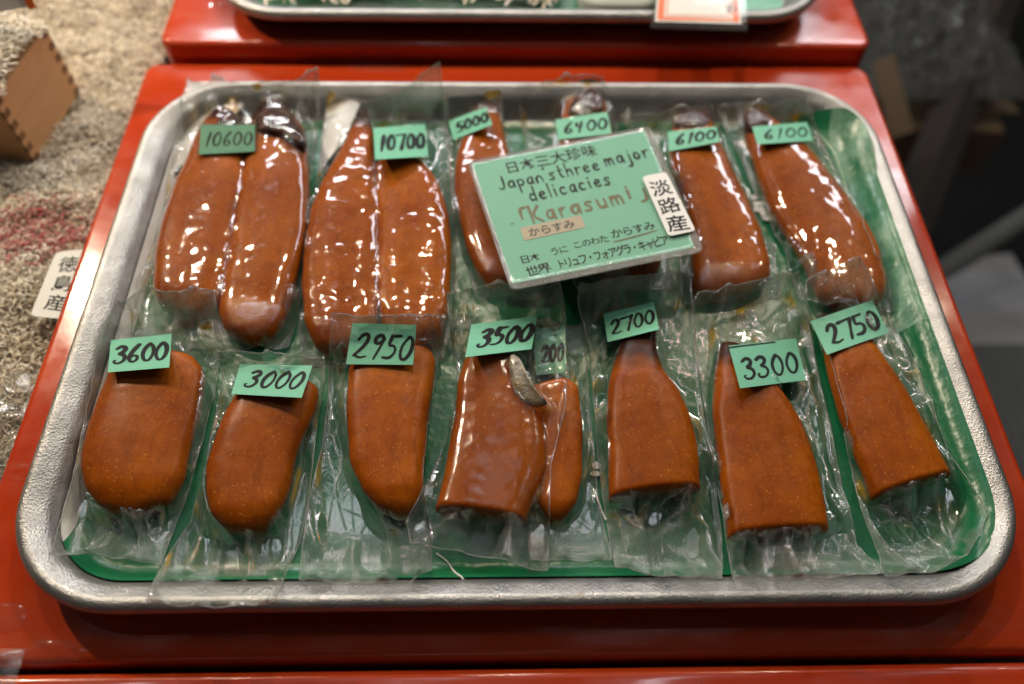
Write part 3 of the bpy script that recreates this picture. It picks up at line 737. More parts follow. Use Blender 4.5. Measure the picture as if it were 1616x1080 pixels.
pack('pack of two large roe lobes with a clear handwritten 10700 tag',
  [dict(L=[(568,180),(555,205),(537,244),(511,290),(491,334),(481,401),(477,454),(482,513),(497,550),(520,566)], R=[(580,180),(590,210),(594,267),(601,317),(602,367),(599,434),(601,480),(596,520),(575,552),(530,568)], H=.0165, tip=.012, top='taper', wr=.7),
   dict(L=[(622,248),(601,258),(588,275),(593,317),(597,367),(594,434),(596,480),(606,525),(635,548)], R=[(640,246),(668,260),(691,290),(707,334),(713,384),(712,434),(708,490),(697,530),(645,549)], H=.0165, wr=.6)],
  dict(L=[(517,142),(508,220),(500,290),(490,330),(480,401),(474,457),(470,520),(480,575)], R=[(694,97),(702,177),(712,240),(717,307),(719,367),(719,454),(716,520),(700,570)], T=[(517,142),(571,163),(620,150),(694,97)], B=[(480,575),(590,590),(700,570)]),
  ([(589,202),(671,196),(676,247),(592,252)], '10700'), seed=2, filmkw=dict(Tz=[.020,.022,.030,.046]), absorber=([(519,144),(568,165),(540,225),(503,277)], (.012,.016,.012,.006)), tagkw=dict(th=.055, hgt=.50, x=.09, gap=.16, clear=.0012))
pack('pack with a crooked small 5000 tag, its roe partly under the mint sign',
  [dict(L=[(752,158),(745,185),(733,215),(722,245),(716,287),(723,339),(736,391),(752,430),(775,462)], R=[(785,165),(792,200),(800,235),(818,290),(835,350),(848,410),(840,445),(800,465)], H=0.0161, top='taper', tip=.012)],
  dict(L=[(702,154),(703,220),(711,287),(717,347),(732,406),(752,470)], R=[(790,141),(795,191),(808,240),(830,310),(850,390),(862,470)], T=[(702,154),(748,148),(790,141)]),
  ([(708,191),(767,169),(777,197),(715,221)], '5000'), seed=3, filmkw=dict(Tz=[.018,.020,.024]), tagkw=dict(th=.10, hgt=.5, x=.12, ws=.95))
pack('pack whose orange tip sticks up behind the 6400 tag, mostly under the sign',
  [dict(L=[(915,130),(893,160),(886,190),(880,240),(888,300),(905,360),(925,410),(950,440)], R=[(942,130),(954,155),(958,190),(975,240),(1002,300),(1025,360),(1045,415),(1030,442)], H=0.0164, top='taper', tip=.010)],
  dict(L=[(815,137),(822,185),(832,250),(850,330),(880,400),(915,460)], R=[(952,119),(966,175),(985,240),(1015,310),(1045,380),(1068,455)], T=[(815,137),(870,128),(910,118),(952,119)]),
  ([(876,189),(958,177),(965,211),(881,221)], '6400'), flap=lambda r: [shrivel(r, *q) for q in [([(900, 160), (920, 136), (942, 134), (952, 156), (954, 182), (920, 186), (894, 182)], 0.02, 0.022, 11)]], seed=4, filmkw=dict(Tz=[.022,.024,.030,.032]), tagkw=dict(th=.085, hgt=.5, x=.11, ws=1.12))
pack('pack of one broad roe tagged 6100, touching the right edge of the sign',
  [dict(L=[(1066,180),(1060,205),(1056,240),(1061,273),(1078,317),(1090,365),(1091,413),(1090,462),(1120,478)], R=[(1112,176),(1124,200),(1138,236),(1158,280),(1181,324),(1199,369),(1214,413),(1213,445),(1180,470)], H=0.0158, top='taper', tip=.011)],
  dict(L=[(978,182),(1000,230),(1030,290),(1055,350),(1072,410),(1080,480)], R=[(1124,165),(1136,202),(1160,258),(1189,332),(1217,400),(1232,470)], T=[(978,182),(1058,173),(1124,165)]),
  ([(1054,208),(1130,200),(1136,224),(1056,239)], '6100'), flap=lambda r: [shrivel(r, *q) for q in [([(1066, 182), (1088, 174), (1112, 178), (1124, 198), (1100, 206), (1064, 204)], 0.016, 0.02, 7)]], seed=5, filmkw=dict(Tz=[.010,.020,.024]), tagkw=dict(th=.10, hgt=.55, x=.12, ws=1.05))
pack('rightmost back row pack, one long roe tagged 6100 beside the tray wall',
  [dict(L=[(1172,172),(1171,190),(1180,230),(1190,260),(1203,300),(1217,335),(1246,380),(1270,420),(1290,470),(1320,492)], R=[(1200,172),(1222,195),(1258,225),(1287,253),(1317,290),(1340,321),(1366,358),(1384,395),(1396,440),(1397,472),(1370,495)], H=0.0158, top='taper', tip=.010)],
  dict(L=[(1133,167),(1145,205),(1170,255),(1190,300),(1213,345),(1240,400),(1262,470)], R=[(1272,150),(1287,197),(1314,257),(1345,320),(1375,380),(1402,440),(1412,490)], T=[(1133,167),(1167,162),(1220,165),(1272,150)]),
  ([(1187,200),(1273,193),(1283,222),(1195,228)], '6100'), flap=lambda r: [shrivel(r, *q) for q in [([(1172, 176), (1192, 172), (1212, 186), (1222, 200), (1196, 212), (1176, 200)], 0.015, 0.019, 9)]], seed=6, filmkw=dict(Tz=[.016,.020,.022,.026]), tagkw=dict(th=.085, hgt=.5, x=.14, ws=1.1))

# --- front row
pack('pack of one short rounded roe tagged 3600, in the front left corner',
  [dict(L=[(200,566),(176,590),(160,627),(142,674),(132,714),(131,745),(138,775),(158,802),(200,817)], R=[(270,560),(308,566),(324,587),(322,614),(312,661),(298,714),(290,757),(270,795),(238,811),(208,818)], H=0.0170)],
  dict(L=[(185,474),(157,520),(150,580),(136,647),(112,770),(76,874)], R=[(336,457),(352,540),(338,620),(318,700),(292,787),(253,892)], T=[(185,474),(210,463),(336,457)], B=[(76,874),(160,876),(253,892)]),
  ([(175,537),(271,527),(267,580),(170,588)], '3600'), seed=7, filmkw=dict(cw=.15, endlift=(.017, .006)), tagkw=dict(th=.08, hgt=.54, x=.06, ws=1.22, shear=.10, gap=.06))
pack('pack tagged 3000, its film end lying over the front tray rim',
  [dict(L=[(420,608),(376,622),(354,661),(337,707),(328,740),(326,780),(334,813),(358,838),(392,848)], R=[(478,604),(504,614),(503,632),(494,656),(480,688),(468,720),(461,757),(448,795),(436,820),(420,838),(400,848)], H=0.0166)],
  dict(L=[(341,552),(352,600),(335,674),(321,753),(300,822),(254,894),(229,950)], R=[(511,565),(512,610),(501,660),(494,730),(485,800),(473,856),(432,955)], T=[(341,552),(367,554),(511,565)], B=[(229,950),(330,957),(432,955)]),
  ([(379,575),(493,577),(476,628),(365,622)], '3000'), seed=8, filmkw=dict(cw=.15, endlift=(.014, .005), seals=(.12, .24)), tagkw=dict(th=.085, hgt=.55, x=.13, x1=.90, shear=.25))
pack('pack of one narrow tapering roe piece under a squarish 2950 tag',
  [dict(L=[(572,560),(551,585),(548,630),(549,680),(553,731),(562,752),(575,780),(598,805),(634,822)], R=[(650,552),(680,556),(688,570),(680,630),(674,680),(670,731),(668,772),(658,805),(640,823)], H=0.0170)],
  dict(L=[(523,492),(520,560),(516,640),(508,700),(494,765),(484,812),(472,915)], R=[(701,500),(693,560),(682,637),(672,700),(668,760),(682,850),(680,900)], T=[(523,492),(560,497),(701,500)], B=[(472,915),(560,921),(640,921),(680,900)]),
  ([(556,510),(657,513),(652,576),(546,575)], '2950'), seed=9, filmkw=dict(cw=.15, endlift=(.014, .003), seals=(.10, .20)), tagkw=dict(th=.075, hgt=.62, x=.06, y=.16, ws=1.02, rise=-.06, shear=.2))
# pack half hidden behind the next one is laid first
pack('pack of dark roe half hidden behind the 3500 pack, tag showing through film',
  [dict(L=[(842,612),(838,650),(836,700),(838,750),(846,800),(868,826)], R=[(892,600),(911,612),(918,664),(919,714),(918,753),(908,797),(886,825)], H=.0115)],
  dict(L=[(836,505),(834,580),(828,650),(824,720),(828,800),(838,884)], R=[(923,510),(928,617),(937,720),(942,773),(952,830),(966,884)], T=[(836,505),(880,511),(923,510)], B=[(838,884),(900,886),(966,884)]),
  ([(842,520),(893,512),(893,588),(846,592)], '200'), seed=10, filmkw=dict(cw=.15, endlift=(.002, .004)), tagkw=dict(th=.07, hgt=.36, x=.2, x1=.9, hit=True))
def flap35(root):
    P = [(801,560),(818,560),(832,590),(852,626),(868,637),(846,643),(824,632),(809,614)]
    zz = [.026,.027,.0295,.029,.029,.024,.0235,.024]
    top = np.array([at(x, y, z) for (x, y), z in zip(P, zz)]); top = chaikin(top, 2, True); c = top.mean(0); n = len(top)
    V = []; rings = [(1.0, -.0010), (1.0, 0.), (.72, .0010), (.40, .0008)]
    for s_, dz in rings: V += [(c + (p-c)*s_) + np.array([0, 0, dz + .0006*float(pn(p[0]*200, p[1]*200, 4))]) for p in top]
    V.append(c + np.array([0, 0, .0004])); F = grid_faces(4, n, True) + [(3*n+i, 3*n+(i+1) % n, 4*n) for i in range(n)] + [tuple(reversed(range(n)))]
    o = mesh('dried_tip', V, F, SKIN, root); o['label'] = 'folded silvery dried tip with mustard edges'; add_hit(np.array(V), F)
pack('pack of one wide roe piece with a folded silvery dried tip, tagged 3500',
  [dict(L=[(752,548),(734,568),(724,600),(718,657),(710,704),(698,764),(688,806)], R=[(800,548),(818,600),(838,636),(857,664),(864,714),(862,745),(850,778),(828,828)], H=0.0184, bot='cut', tip=.010)],
  dict(L=[(704,462),(712,530),(722,590),(714,660),(694,720),(672,765),(641,822),(648,856)], R=[(883,448),(892,490),(894,565),(893,640),(880,690),(869,735),(866,850),(864,900)], T=[(704,462),(754,451),(883,448)], B=[(648,856),(720,868),(790,885),(864,900)]),
  ([(744,512),(848,499),(839,551),(734,564)], '3500'), seed=11, flap=flap35, filmkw=dict(cw=.5, endlift=(.017, .006), wr=1.25), tagkw=dict(th=.085, hgt=.54, x=.14, ws=1.2, shear=.2, gap=.1))
pack('pack of pale orange roe with a dark neck and cut end, tagged 2700',
  [dict(L=[(984,522),(980,545),(968,572),(959,614),(957,667),(960,717),(961,760),(960,790)], R=[(1034,522),(1036,560),(1046,592),(1067,617),(1086,654),(1097,694),(1102,734),(1104,774)], H=0.0175, bot='cut', top='taper', tip=.018)],
  dict(L=[(915,447),(911,475),(930,550),(938,640),(944,720),(952,790),(962,850),(972,895)], R=[(1088,428),(1091,470),(1102,610),(1115,680),(1128,755),(1140,850),(1139,913)], T=[(915,447),(965,440),(1088,428)], B=[(972,895),(1050,908),(1139,913)]),
  ([(952,495),(1032,477),(1040,520),(959,540)], '2700'), seed=12, filmkw=dict(cw=.15, endlift=(.017, .006), seals=(.12, .18)), tagkw=dict(th=.075, hgt=.5, x=.08, y=.2, ws=1.05, rise=.05, shear=.15))
def bar33(wr, W, H): wr.line([(.0*W, .955*H), (.68*W, .965*H)], .05*H)
pack('pack of one long dark roe cut square at the lower end, tagged 3300',
  [dict(L=[(1134,545),(1128,587),(1125,654),(1130,700),(1137,760),(1149,850)], R=[(1165,545),(1195,585),(1222,612),(1245,640),(1262,670),(1277,707),(1290,750),(1299,795),(1304,840)], H=0.0175, bot='cut', top='taper', tip=.010)],
  dict(L=[(1094,477),(1098,545),(1110,630),(1122,700),(1134,780),(1145,855),(1160,918)], R=[(1261,428),(1268,470),(1291,590),(1312,680),(1330,770),(1352,860),(1392,905)], T=[(1094,477),(1102,462),(1180,443),(1261,428)], B=[(1160,918),(1270,915),(1392,905)]),
  ([(1150,546),(1256,534),(1272,600),(1168,613)], '3300'), seed=13, filmkw=dict(cw=.15, endlift=(.017, .007)), tagkw=dict(th=.07, hgt=.5, x=.10, y=.18, ws=1.12, shear=.02, extra=bar33))
pack('pack of one slanting roe piece tagged 2750, rightmost in the front row',
  [dict(L=[(1290,500),(1302,555),(1311,600),(1325,654),(1344,705),(1364,754),(1378,788)], R=[(1345,500),(1387,563),(1409,592),(1432,630),(1461,682),(1484,728),(1497,752)], H=0.0166, bot='cut', top='taper', tip=.006)],
  dict(L=[(1268,467),(1285,510),(1303,580),(1326,665),(1345,740),(1358,813),(1378,868),(1400,908)], R=[(1359,405),(1398,492),(1440,560),(1475,650),(1497,715),(1528,757),(1560,810),(1532,872)], T=[(1268,467),(1275,440),(1320,420),(1359,405)], B=[(1400,908),(1475,902),(1532,872)]),
  ([(1279,507),(1376,474),(1403,525),(1305,560)], '2750'), seed=14, filmkw=dict(cw=.15, endlift=(.017, .007), wr=1.2), tagkw=dict(th=.088, hgt=.56, x=.14, y=.2, ws=1.1, shear=.05))

# ------------------------------------------------------------------ the sign
def build_sign():
    quad = [(745,259),(1017,206),(1096,390),(810,448)]
    q = np.array(quad, float)
    def pix(u, v): return (q[0]*(1-u)+q[1]*u)*(1-v) + (q[3]*(1-u)+q[2]*u)*v
    zf = lambda u, v: .0335 + .0045*v
    P = [at(*pix(u, v), zf(u, v)) for u, v in ((0, 0), (1, 0), (0, 1))]
    W = np.linalg.norm(P[1]-P[0]); H = np.linalg.norm(P[2]-P[0])
    def surf(x, y, off):
        u, v = x/W, 1-y/H; return at(*pix(u, v), zf(u, v)) + np.array([0, -.08, 1])*off
    c = at(*pix(.5, .5), .034); root = thing('shop_sign', 'mint green laminated sign with English and Japanese handwriting, tilted across the back row', 'sign', (c[0], c[1], .033))
    cd = card_mesh('card', surf, W, H, CARDM, root, thick=.0003)
    wr = Writing(); ink = wr
    # slant of lines on the card: text climbs slightly less than the card edge, so it runs along it
    ln = lambda t: (1-t)*H
    ink.glyphs('日本三大珍味', .165*W, ln(.128), .105*H, (1, .02), x1=.70*W, bold=.012)
    ink.fit("Japan'sthree", .105*W, .685*W, ln(.252), .108*H, .0125*H, (1, .012), gap=.115)
    ink.fit('major', .715*W, .975*W, ln(.225), .110*H, .0135*H, (1, .03), gap=.14)
    ink.fit('delicacies', .245*W, .715*W, ln(.385), .115*H, .0130*H, (1, .02), gap=.13)
    ink.build('writing', surf, INK, cd); ink = Writing()
    ink.glyphs('日本', .075*W, ln(.855), .068*H, (1, .02), x1=.185*W, bold=.012)
    ink.glyphs('うに', .245*W, ln(.838), .066*H, (1, .02), x1=.345*W, bold=.008)
    ink.glyphs('このわた', .375*W, ln(.822), .066*H, (1, .02), x1=.575*W, bold=.008)
    ink.glyphs('からすみ', .595*W, ln(.800), .080*H, (1, .03), x1=.84*W, bold=.010)
    ink.glyphs('世界', .085*W, ln(.965), .088*H, (1, .02), bold=.010, x1=.215*W)
    ink.glyphs('トリュフ・フォアグラ・キャビア', .245*W, ln(.955), .085*H, (1, .03), x1=.865*W, bold=.010, sq=(.70, 1.05))
    ink.build('writing', surf, INK, cd)
    g = Writing()
    g.strokes('「', .165*W, ln(.555), .13*H, .020*H, (1, .02), 1.0)
    g.fit('Karasum', .215*W, .745*W, ln(.560), .140*H, .020*H, (1, .025), gap=.16)
    g.strokes('i', .765*W, ln(.515), .125*H, .020*H, (1, .02))
    g.strokes('」', .825*W, ln(.560), .135*H, .020*H, (1, .02))
    g.line([(.60*W, ln(.832)), (.72*W, ln(.826)), (.85*W, ln(.808))], .010*H)
    g.line([(.10*W, ln(.53)), (.112*W, ln(.528))], .012*H)
    o = g.build('highlight_writing', surf, GOLD, cd); o['label'] = 'worn brown gold lettering'
    # beige correction strip
    sx, sy = .135*W, ln(.682); sw, sh = .345*W, .105*H
    surf2 = lambda x, y, off: surf(sx + x, sy + y + .02*x, off)
    st = card_mesh('paper_strip', surf2, sw, sh, BEIGE, root, thick=.0001, off=.00022)
    s2 = Writing(); s2.glyphs('からすみ', .10*sw, .22*sh, .72*sh, x1=.86*sw, bold=.012); s2.build('writing', surf2, principled('grey_brown_ink', (.06, .05, .035), .5), st, off=.0004)
    # lamination margin
    lam = card_mesh('lamination', surf, W, H, LAMIN, root, thick=.0012, n=40, m=30, off=.0007, pad=(.0028, .0052, .0045, .0022), cut=.0045, attrs='margin')
    # origin label at the right edge
    lq = np.array([(1013,279),(1051,271),(1098,364),(1055,373)], float)
    def lpix(u, v): return (lq[0]*(1-u)+lq[1]*u)*(1-v) + (lq[3]*(1-u)+lq[2]*u)*v
    zz = .0385
    Q = [at(*lpix(u, v), zz) for u, v in ((0, 0), (1, 0), (0, 1))]; lw = np.linalg.norm(Q[1]-Q[0]); lh = np.linalg.norm(Q[2]-Q[0])
    s3 = lambda x, y, off: at(*lpix(x/lw, 1-y/lh), zz - .002*(y/lh)+.001) + np.array([0, -.08, 1])*off
    lb = card_mesh('origin_label', s3, lw, lh, WHITE, root, thick=.0004, n=20, m=30, cut=.0022)
    s4 = Writing(); gs = .27*lh; s4.glyphs('淡路産', lw*.5 - gs*.5, lh*.665, gs, vertical=True, adv=1.10, jit=.02, bold=.010); s4.build('writing', s3, INK, lb)
build_sign()

# liner print (two pale strokes between packs), threads
for mk, grp in ((MB(), 0), (MB(), 1)):
  for x, y, rx, ry in (((941,735,7,6),(940,748,9,4)), ((1190,312,7,4),(1197,322,10,4),(1203,335,5,9),(1194,330,4,5),(1210,345,8,4)))[grp]:
    c = at(x, y, .0052); a = at(x+rx, y, .0052)[0]-c[0]; b = at(x, y-ry, .0052)[1]-c[1]; n = 14
    mk.add([(c[0]+a*math.cos(2*math.pi*i/n), c[1]+b*math.sin(2*math.pi*i/n), .0056) for i in range(n)], [tuple(range(n))])
  mk.build('white_print', LINERMARK, LIN, smooth=False)
def thread(px, label):
    P = [at(x, y, .006) for x, y in chaikin(px, 2)]; P = [(p[0], p[1], height(p[0], p[1]) + .0007) for p in P]
    mb = MB(); mb.tube(P, .0005, 6); o = mb.build('thread', THREAD, own=P[0]); setp(o, label, 'thread', 'white threads by the packs')
thread([(688,872),(706,884),(716,903),(732,922)], 'short white thread curling below the 3500 pack')
thread([(938,775),(944,792),(957,820)], 'short straight white thread beside the 2700 pack')

# old tape remnants on the red stand
def remnant(quad, label, z=.0006):
    q = chaikin(np.array([at(x, y, 0) for x, y in quad]), 2, True); c = q.mean(0); n = len(q); V = []
    for s_, dz in ((1., .0002), (.985, .00035), (.6, .00035)): V += [c + (p-c)*s_ + np.array([0, 0, dz + .00008*float(pn(p[0]*300, p[1]*300))]) for p in q]
    V.append(c + np.array([0, 0, .0006])); F = grid_faces(3, n, True) + [(2*n+i, 2*n+(i+1) % n, 3*n) for i in range(n)]
    o = mesh('tape_remnant', V, F, SLEEVE, own=c); setp(o, label, 'tape', 'old tape on the red stand')
remnant([(45,1008),(145,1012),(132,1046),(28,1060)], 'cracked square of old clear tape at the front left of the red stand')
remnant([(-30,950),(46,952),(40,995),(-30,1002)], 'old clear tape patch on the red stand at the left edge')
remnant([(1085,1062),(1125,1060),(1122,1090),(1088,1092)], 'small crumpled clear tape scrap on the nearest red stand')
remnant([(542,96),(640,100),(636,116),(548,112)], 'clear tape scrap on the red stand behind the 10700 pack')

# ------------------------------------------------------------------ second tray at the back
ZB = .0135
p0 = at(338, 0, ZB+.022); p1 = at(1300, 0, ZB+.022); pf = at(800, 40, ZB+.014)
T2 = (p0[0]-.004, p1[0]+.004, pf[1], pf[1]+.34)
V, F = tray(*T2, ZB, .055, 'second aluminium tray at the top edge, on the rear red stand'); add_hit(V, F)
x0, x1, y0, y1 = T2[0]+.024, T2[1]-.024, T2[2]+.024, T2[3]-.024
V = [(x0+(x1-x0)*j/20, y0+(y1-y0)*i/20, ZB+.0035+.0006*math.sin(i*1.3+j)) for i in range(21) for j in range(21)]
l2 = mesh('liner_sheet', V, grid_faces(21, 21), principled('green_liner_plain', rough=.3, build=b_paper((.03, .23, .11), (.05, .30, .15))), own=((x0+x1)/2, y0, ZB)); setp(l2, 'green liner sheet in the second tray at the back', 'liner')

FV, FF, FT, FR = [], [], [], []
def fish_into(store, p, ang, ln, curl, r, tone, red=0., tilt=0.):
    V, F, T, Rd = store; n, m = 6, 3; b = len(V); a = ang; pos = np.array(p, float); st = ln/(n-1)
    for i in range(n):
        rr = r*(.25 + .95*math.sin(math.pi*(i+.9)/(n+.6)))
        nx, ny = -math.sin(a), math.cos(a)
        for k in range(m):
            q = 2*math.pi*k/m + .5; V.append((pos[0]+nx*rr*math.cos(q), pos[1]+ny*rr*math.cos(q), pos[2]+rr*math.sin(q)))
            T.append(tone); Rd.append(red)
        pos = pos + np.array([math.cos(a)*st, math.sin(a)*st, st*tilt*math.cos(math.pi*i/(n-1))]); a += curl/(n-1)
    F += [tuple(b+i for i in f) for f in grid_faces(n, m, True)]
def finish_fish(name, store, label, own, parent=None, kind='stuff'):
    V, F, T, Rd = store; o = mesh(name, V, F, FISH, parent, attrs={'tone': T, 'red': Rd}, own=own)
    if parent is None: setp(o, label, 'dried fish', kind=kind)
    return o
# whitebait in a clear pack on the second tray
c = at(640, 0, ZB+.02); c[1] = T2[2] + .080; st = ([], [], [], [])
for i in range(1500):
    x = c[0] + rng.uniform(-.115, .115); y = c[1] + rng.uniform(-.042, .05)
    z = ZB + .008 + .020*max(0, 1-((x-c[0])/.125)**2)*max(0, 1-((y-c[1])/.07)**2)*rng.uniform(.5, 1)
    fish_into(st, (x, y, z), rng.uniform(0, 6.28), rng.uniform(.012, .022), rng.normal(0, 1.2), .0011, float(np.clip(rng.normal(.62, .2), 0, 1)), 0., rng.normal(0, .3))
pk = thing('whitebait_pack', 'clear pack of pale dried fish in the second tray at the back', 'fish pack', (c[0], c[1], ZB+.004))
o = finish_fish('dried_fish', st, None, None, pk); o['kind'] = 'stuff'
n, m = 60, 40; V = []
for i in range(m):
    for j in range(n):
        u, v = j/(n-1)*2-1, i/(m-1)*2-1; x = c[0]+u*.15; y = c[1] + .006 + v*.054
        z = ZB + .005 + .028*max(0, 1-u**4)*max(0, 1-v**4) + .004*abs(float(pn(x*60, y*60, 5)))
        V.append((x, y, z))
mesh('film_bag', V, grid_faces(m, n), FILM, pk, attrs={'cling': np.zeros(n*m), 'seal_glint': np.zeros(n*m), 'oil': np.zeros(n*m)})
# pale lidded tub behind the price card
c = at(985, -18, ZB+.02); P = rrect(c[0]-.035, c[0]+.03, c[1]-.022, c[1]+.05, .02, 8); V = []; k = len(P)
for s_, z in ((.94, .004), (1., .012), (1., .018), (.96, .021), (.5, .0225)): V += [(c[0]+(p[0]-c[0])*s_, c[1]+.014+(p[1]-c[1]-.014)*s_, ZB+z) for p in P]
F = grid_faces(5, k, True) + [tuple(range(4*k, 5*k))]
o = mesh('white_tub', V, F, plain('milky_plastic', (.50, .55, .48), (.62, .66, .60), 20, .35), own=(c[0], c[1], ZB)); setp(o, 'milky rounded tub in the second tray beside the orange bordered card', 'tub')
# orange-bordered price card in a clear sleeve hanging over the rim
def rear_card():
    q = np.array([(1040,-50),(1166,-50),(1170,38),(1034,34)], float)
    def pix(u, v): return (q[0]*(1-u)+q[1]*u)*(1-v) + (q[3]*(1-u)+q[2]*u)*v
    zf = lambda u, v: ZB + .0275 + .002*(1-v)
    P = [at(*pix(u, v), zf(u, v)) for u, v in ((0, 0), (1, 0), (0, 1))]; W = np.linalg.norm(P[1]-P[0]); H = np.linalg.norm(P[2]-P[0])
    surf = lambda x, y, off: at(*pix(x/W, 1-y/H), zf(x/W, 1-y/H)) + np.array([0, -.1, 1])*off
    b = at(1100, 20, ZB+.026); r = thing('price_card', 'white price card with orange border in a clear sleeve, hanging over the rear tray rim', 'price card', (b[0], b[1], ZB+.025))
    cd = card_mesh('card', surf, W, H, WHITE, r, thick=.0004)
    g = Writing(); e = .0028
    for a, t in ((.0036, .0042), (.0078, .0010)):
        g.line([(a, a), (W-a, a)], t); g.line([(W-a, a), (W-a, H-a)], t); g.line([(a, a), (a, H-a)], t)
    g.build('border', surf, ORANGE, cd, off=.0002)
    s = Writing(); s.strokes('50', W*.80, H*.36, .0080, .0011, (.25, -1), 1.1); s.build('writing', surf, INK, cd, off=.0003)
    card_mesh('sleeve', surf, W, H, SLEEVE, r, thick=.0016, n=30, m=30, off=.0009, pad=(.003, .0075, .004, .002))
rear_card()

# ------------------------------------------------------------------ dried whitebait heap on the left
ZM = -.020
def mound_z(x, y):
    return ZM + .010*pn(x*16, y*16, 21) + .006*pn(x*45, y*45, 22) + .028*np.clip((y-.50)/.30, 0, 1) - .020*np.clip((.36-y)/.06, 0, 1)*np.clip((-.27-x)/.02, 0, 1)*0 - .006*np.clip((x+.30)/.05, 0, 1)
n, m = 110, 110; X, Y = np.meshgrid(np.linspace(-.80, BX0-.002, m), np.linspace(.08, 1.10, n)); Zm = mound_z(X, Y)
mesh_o = mesh('whitebait_bed', np.stack([X, Y, Zm], -1).reshape(-1, 3), grid_faces(n, m), MOUND, own=(-.5, .5, ZM)); setp(mesh_o, 'deep bed of loose beige whitebait left of the red stands', 'dried fish', kind='stuff')
# masu box (solid position from its near lower corner)
MB0 = at(57, 258, ZM); MB1 = at(126, 144, ZM)
ey = MB1 - MB0; mw = np.linalg.norm(ey); ey /= mw; ex = np.array([-ey[1], ey[0], 0.]); mh = .0555
def in_masu(x, y, pad=0.):
    d = np.array([x-MB0[0], y-MB0[1]]); a = d @ ey[:2]; b = d @ ex[:2]; return -pad < a < mw+pad and -pad < b < mw+pad
st = ([], [], [], [])
LEFT_EDGE = lambda y: -.262 - (y-.1)*.70 - .02
cnt_f = 0
while cnt_f < 60000:
    y = rng.uniform(.12, .95) if rng.random() < .8 else rng.uniform(.12, .5); x = rng.uniform(-.30 - (y)*.55, BX0 - .003)
    if in_masu(x, y, .001): continue
    z = float(mound_z(x, y)) + rng.uniform(-.001, .0040)
    front = y < .30 + .03*float(pn(x*20, y*20, 2))
    red = 0.
    q = math.hypot((x+.302)/.042, (y-.352)/.026)
    if q < 1.15 and rng.random() < (.85 if q < .7 else .35): red = rng.uniform(.5, .95)
    if front: tone = float(np.clip(rng.normal(.42, .26), 0, 1)); ln = rng.uniform(.004, .009)
    else: tone = float(np.clip(rng.normal(.60, .2) + .15*float(pn(x*25, y*25, 9)), 0, 1)); ln = rng.uniform(.003, .007)
    fish_into(st, (x, y, z), rng.uniform(0, 6.28), ln, rng.normal(0, 1.3), rng.uniform(.00028, .00055), tone, red, rng.normal(0, .55)); cnt_f += 1
finish_fish('whitebait', st, 'loose curled dried whitebait, beige to pinkish, heaped left of the red stands', (-.4, .4, ZM))
def masu():
    root = thing('masu_box', 'square cedar wood measuring box with finger joints, brimming with whitebait at the upper left', 'wooden box', tuple(MB0 + (ey+ex)*mw/2))
    t = .008
    def wpt(a, b, z): return MB0 + ey*a + ex*b + np.array([0, 0, z])
    def slabm(name, a0, a1, b0, b1, z0, z1, mat, par):
        V = [wpt(a, b, z) for z in (z0, z1) for b in (b0, b1) for a in (a0, a1)]
        return mesh(name, V, [(0,2,3,1),(4,5,7,6),(0,1,5,4),(2,6,7,3),(0,4,6,2),(1,3,7,5)], mat, par, smooth=False)
    w1 = slabm('side_panel', 0, mw, 0, t, 0, mh, WOOD, root); slabm('side_panel', 0, mw, mw-t, mw, 0, mh, WOOD, root)
    w3 = slabm('side_panel', 0, t, t, mw-t, 0, mh, WOOD, root); slabm('side_panel', mw-t, mw, t, mw-t, 0, mh, WOOD, root)
    slabm('base_panel', t, mw-t, t, mw-t, 0, t, WOOD, root)
    # end grain of the finger joints
    fj = (MB(), MB()); k = 6; e = .0003
    for i in range(k):
        z0, z1 = mh*(2*i)/(2*k-1), mh*(2*i+1)/(2*k-1)
        for a0, a1 in ((-e, t*.8), (mw-t*.8, mw+e)):
            V = [wpt(a, b, z) for z in (z0, z1) for b in (-e, .002) for a in (a0, a1)]
            fj[int(a0 < 0)].add(V, [(0,2,3,1),(4,5,7,6),(0,1,5,4),(2,6,7,3),(0,4,6,2),(1,3,7,5)])
    for f_ in fj: f_.build('finger_joint', WOODEND, w1, smooth=False)
    s2 = ([], [], [], [])
    n = 24; V = []
    for i in range(n):
        for j in range(n):
            a, b = .006+(mw-.012)*i/(n-1), .006+(mw-.012)*j/(n-1); r = 1-((a/mw-.5)**2+(b/mw-.5)**2)*1.6
            V.append(wpt(a, b, mh - .006 + .020*max(0, r)))
    hb = mesh('whitebait_core', V, grid_faces(n, n), MOUND, own=tuple(MB0 + (ey+ex)*mw/2 + np.array([0, 0, mh-.006]))); setp(hb, 'dense whitebait filling the wooden box', 'dried fish', kind='stuff')
    for i in range(5000):
        a, b = rng.uniform(.002, mw-.001), rng.uniform(-.001, mw); r = 1-((a/mw-.5)**2+(b/mw-.5)**2)*1.6
        p = wpt(a, b, mh - .005 + .020*max(0, r) + rng.uniform(0, .003))
        fish_into(s2, p, rng.uniform(0, 6.28), rng.uniform(.004, .008), rng.normal(0, 1.4), rng.uniform(.0004, .0007), float(np.clip(rng.normal(.66, .22), 0, 1)), 0., rng.normal(0, .5))
    finish_fish('whitebait', s2, 'pale whitebait heaped above the rim of the wooden box', tuple(MB0 + (ey+ex)*mw/2 + np.array([0, 0, mh])))
masu()
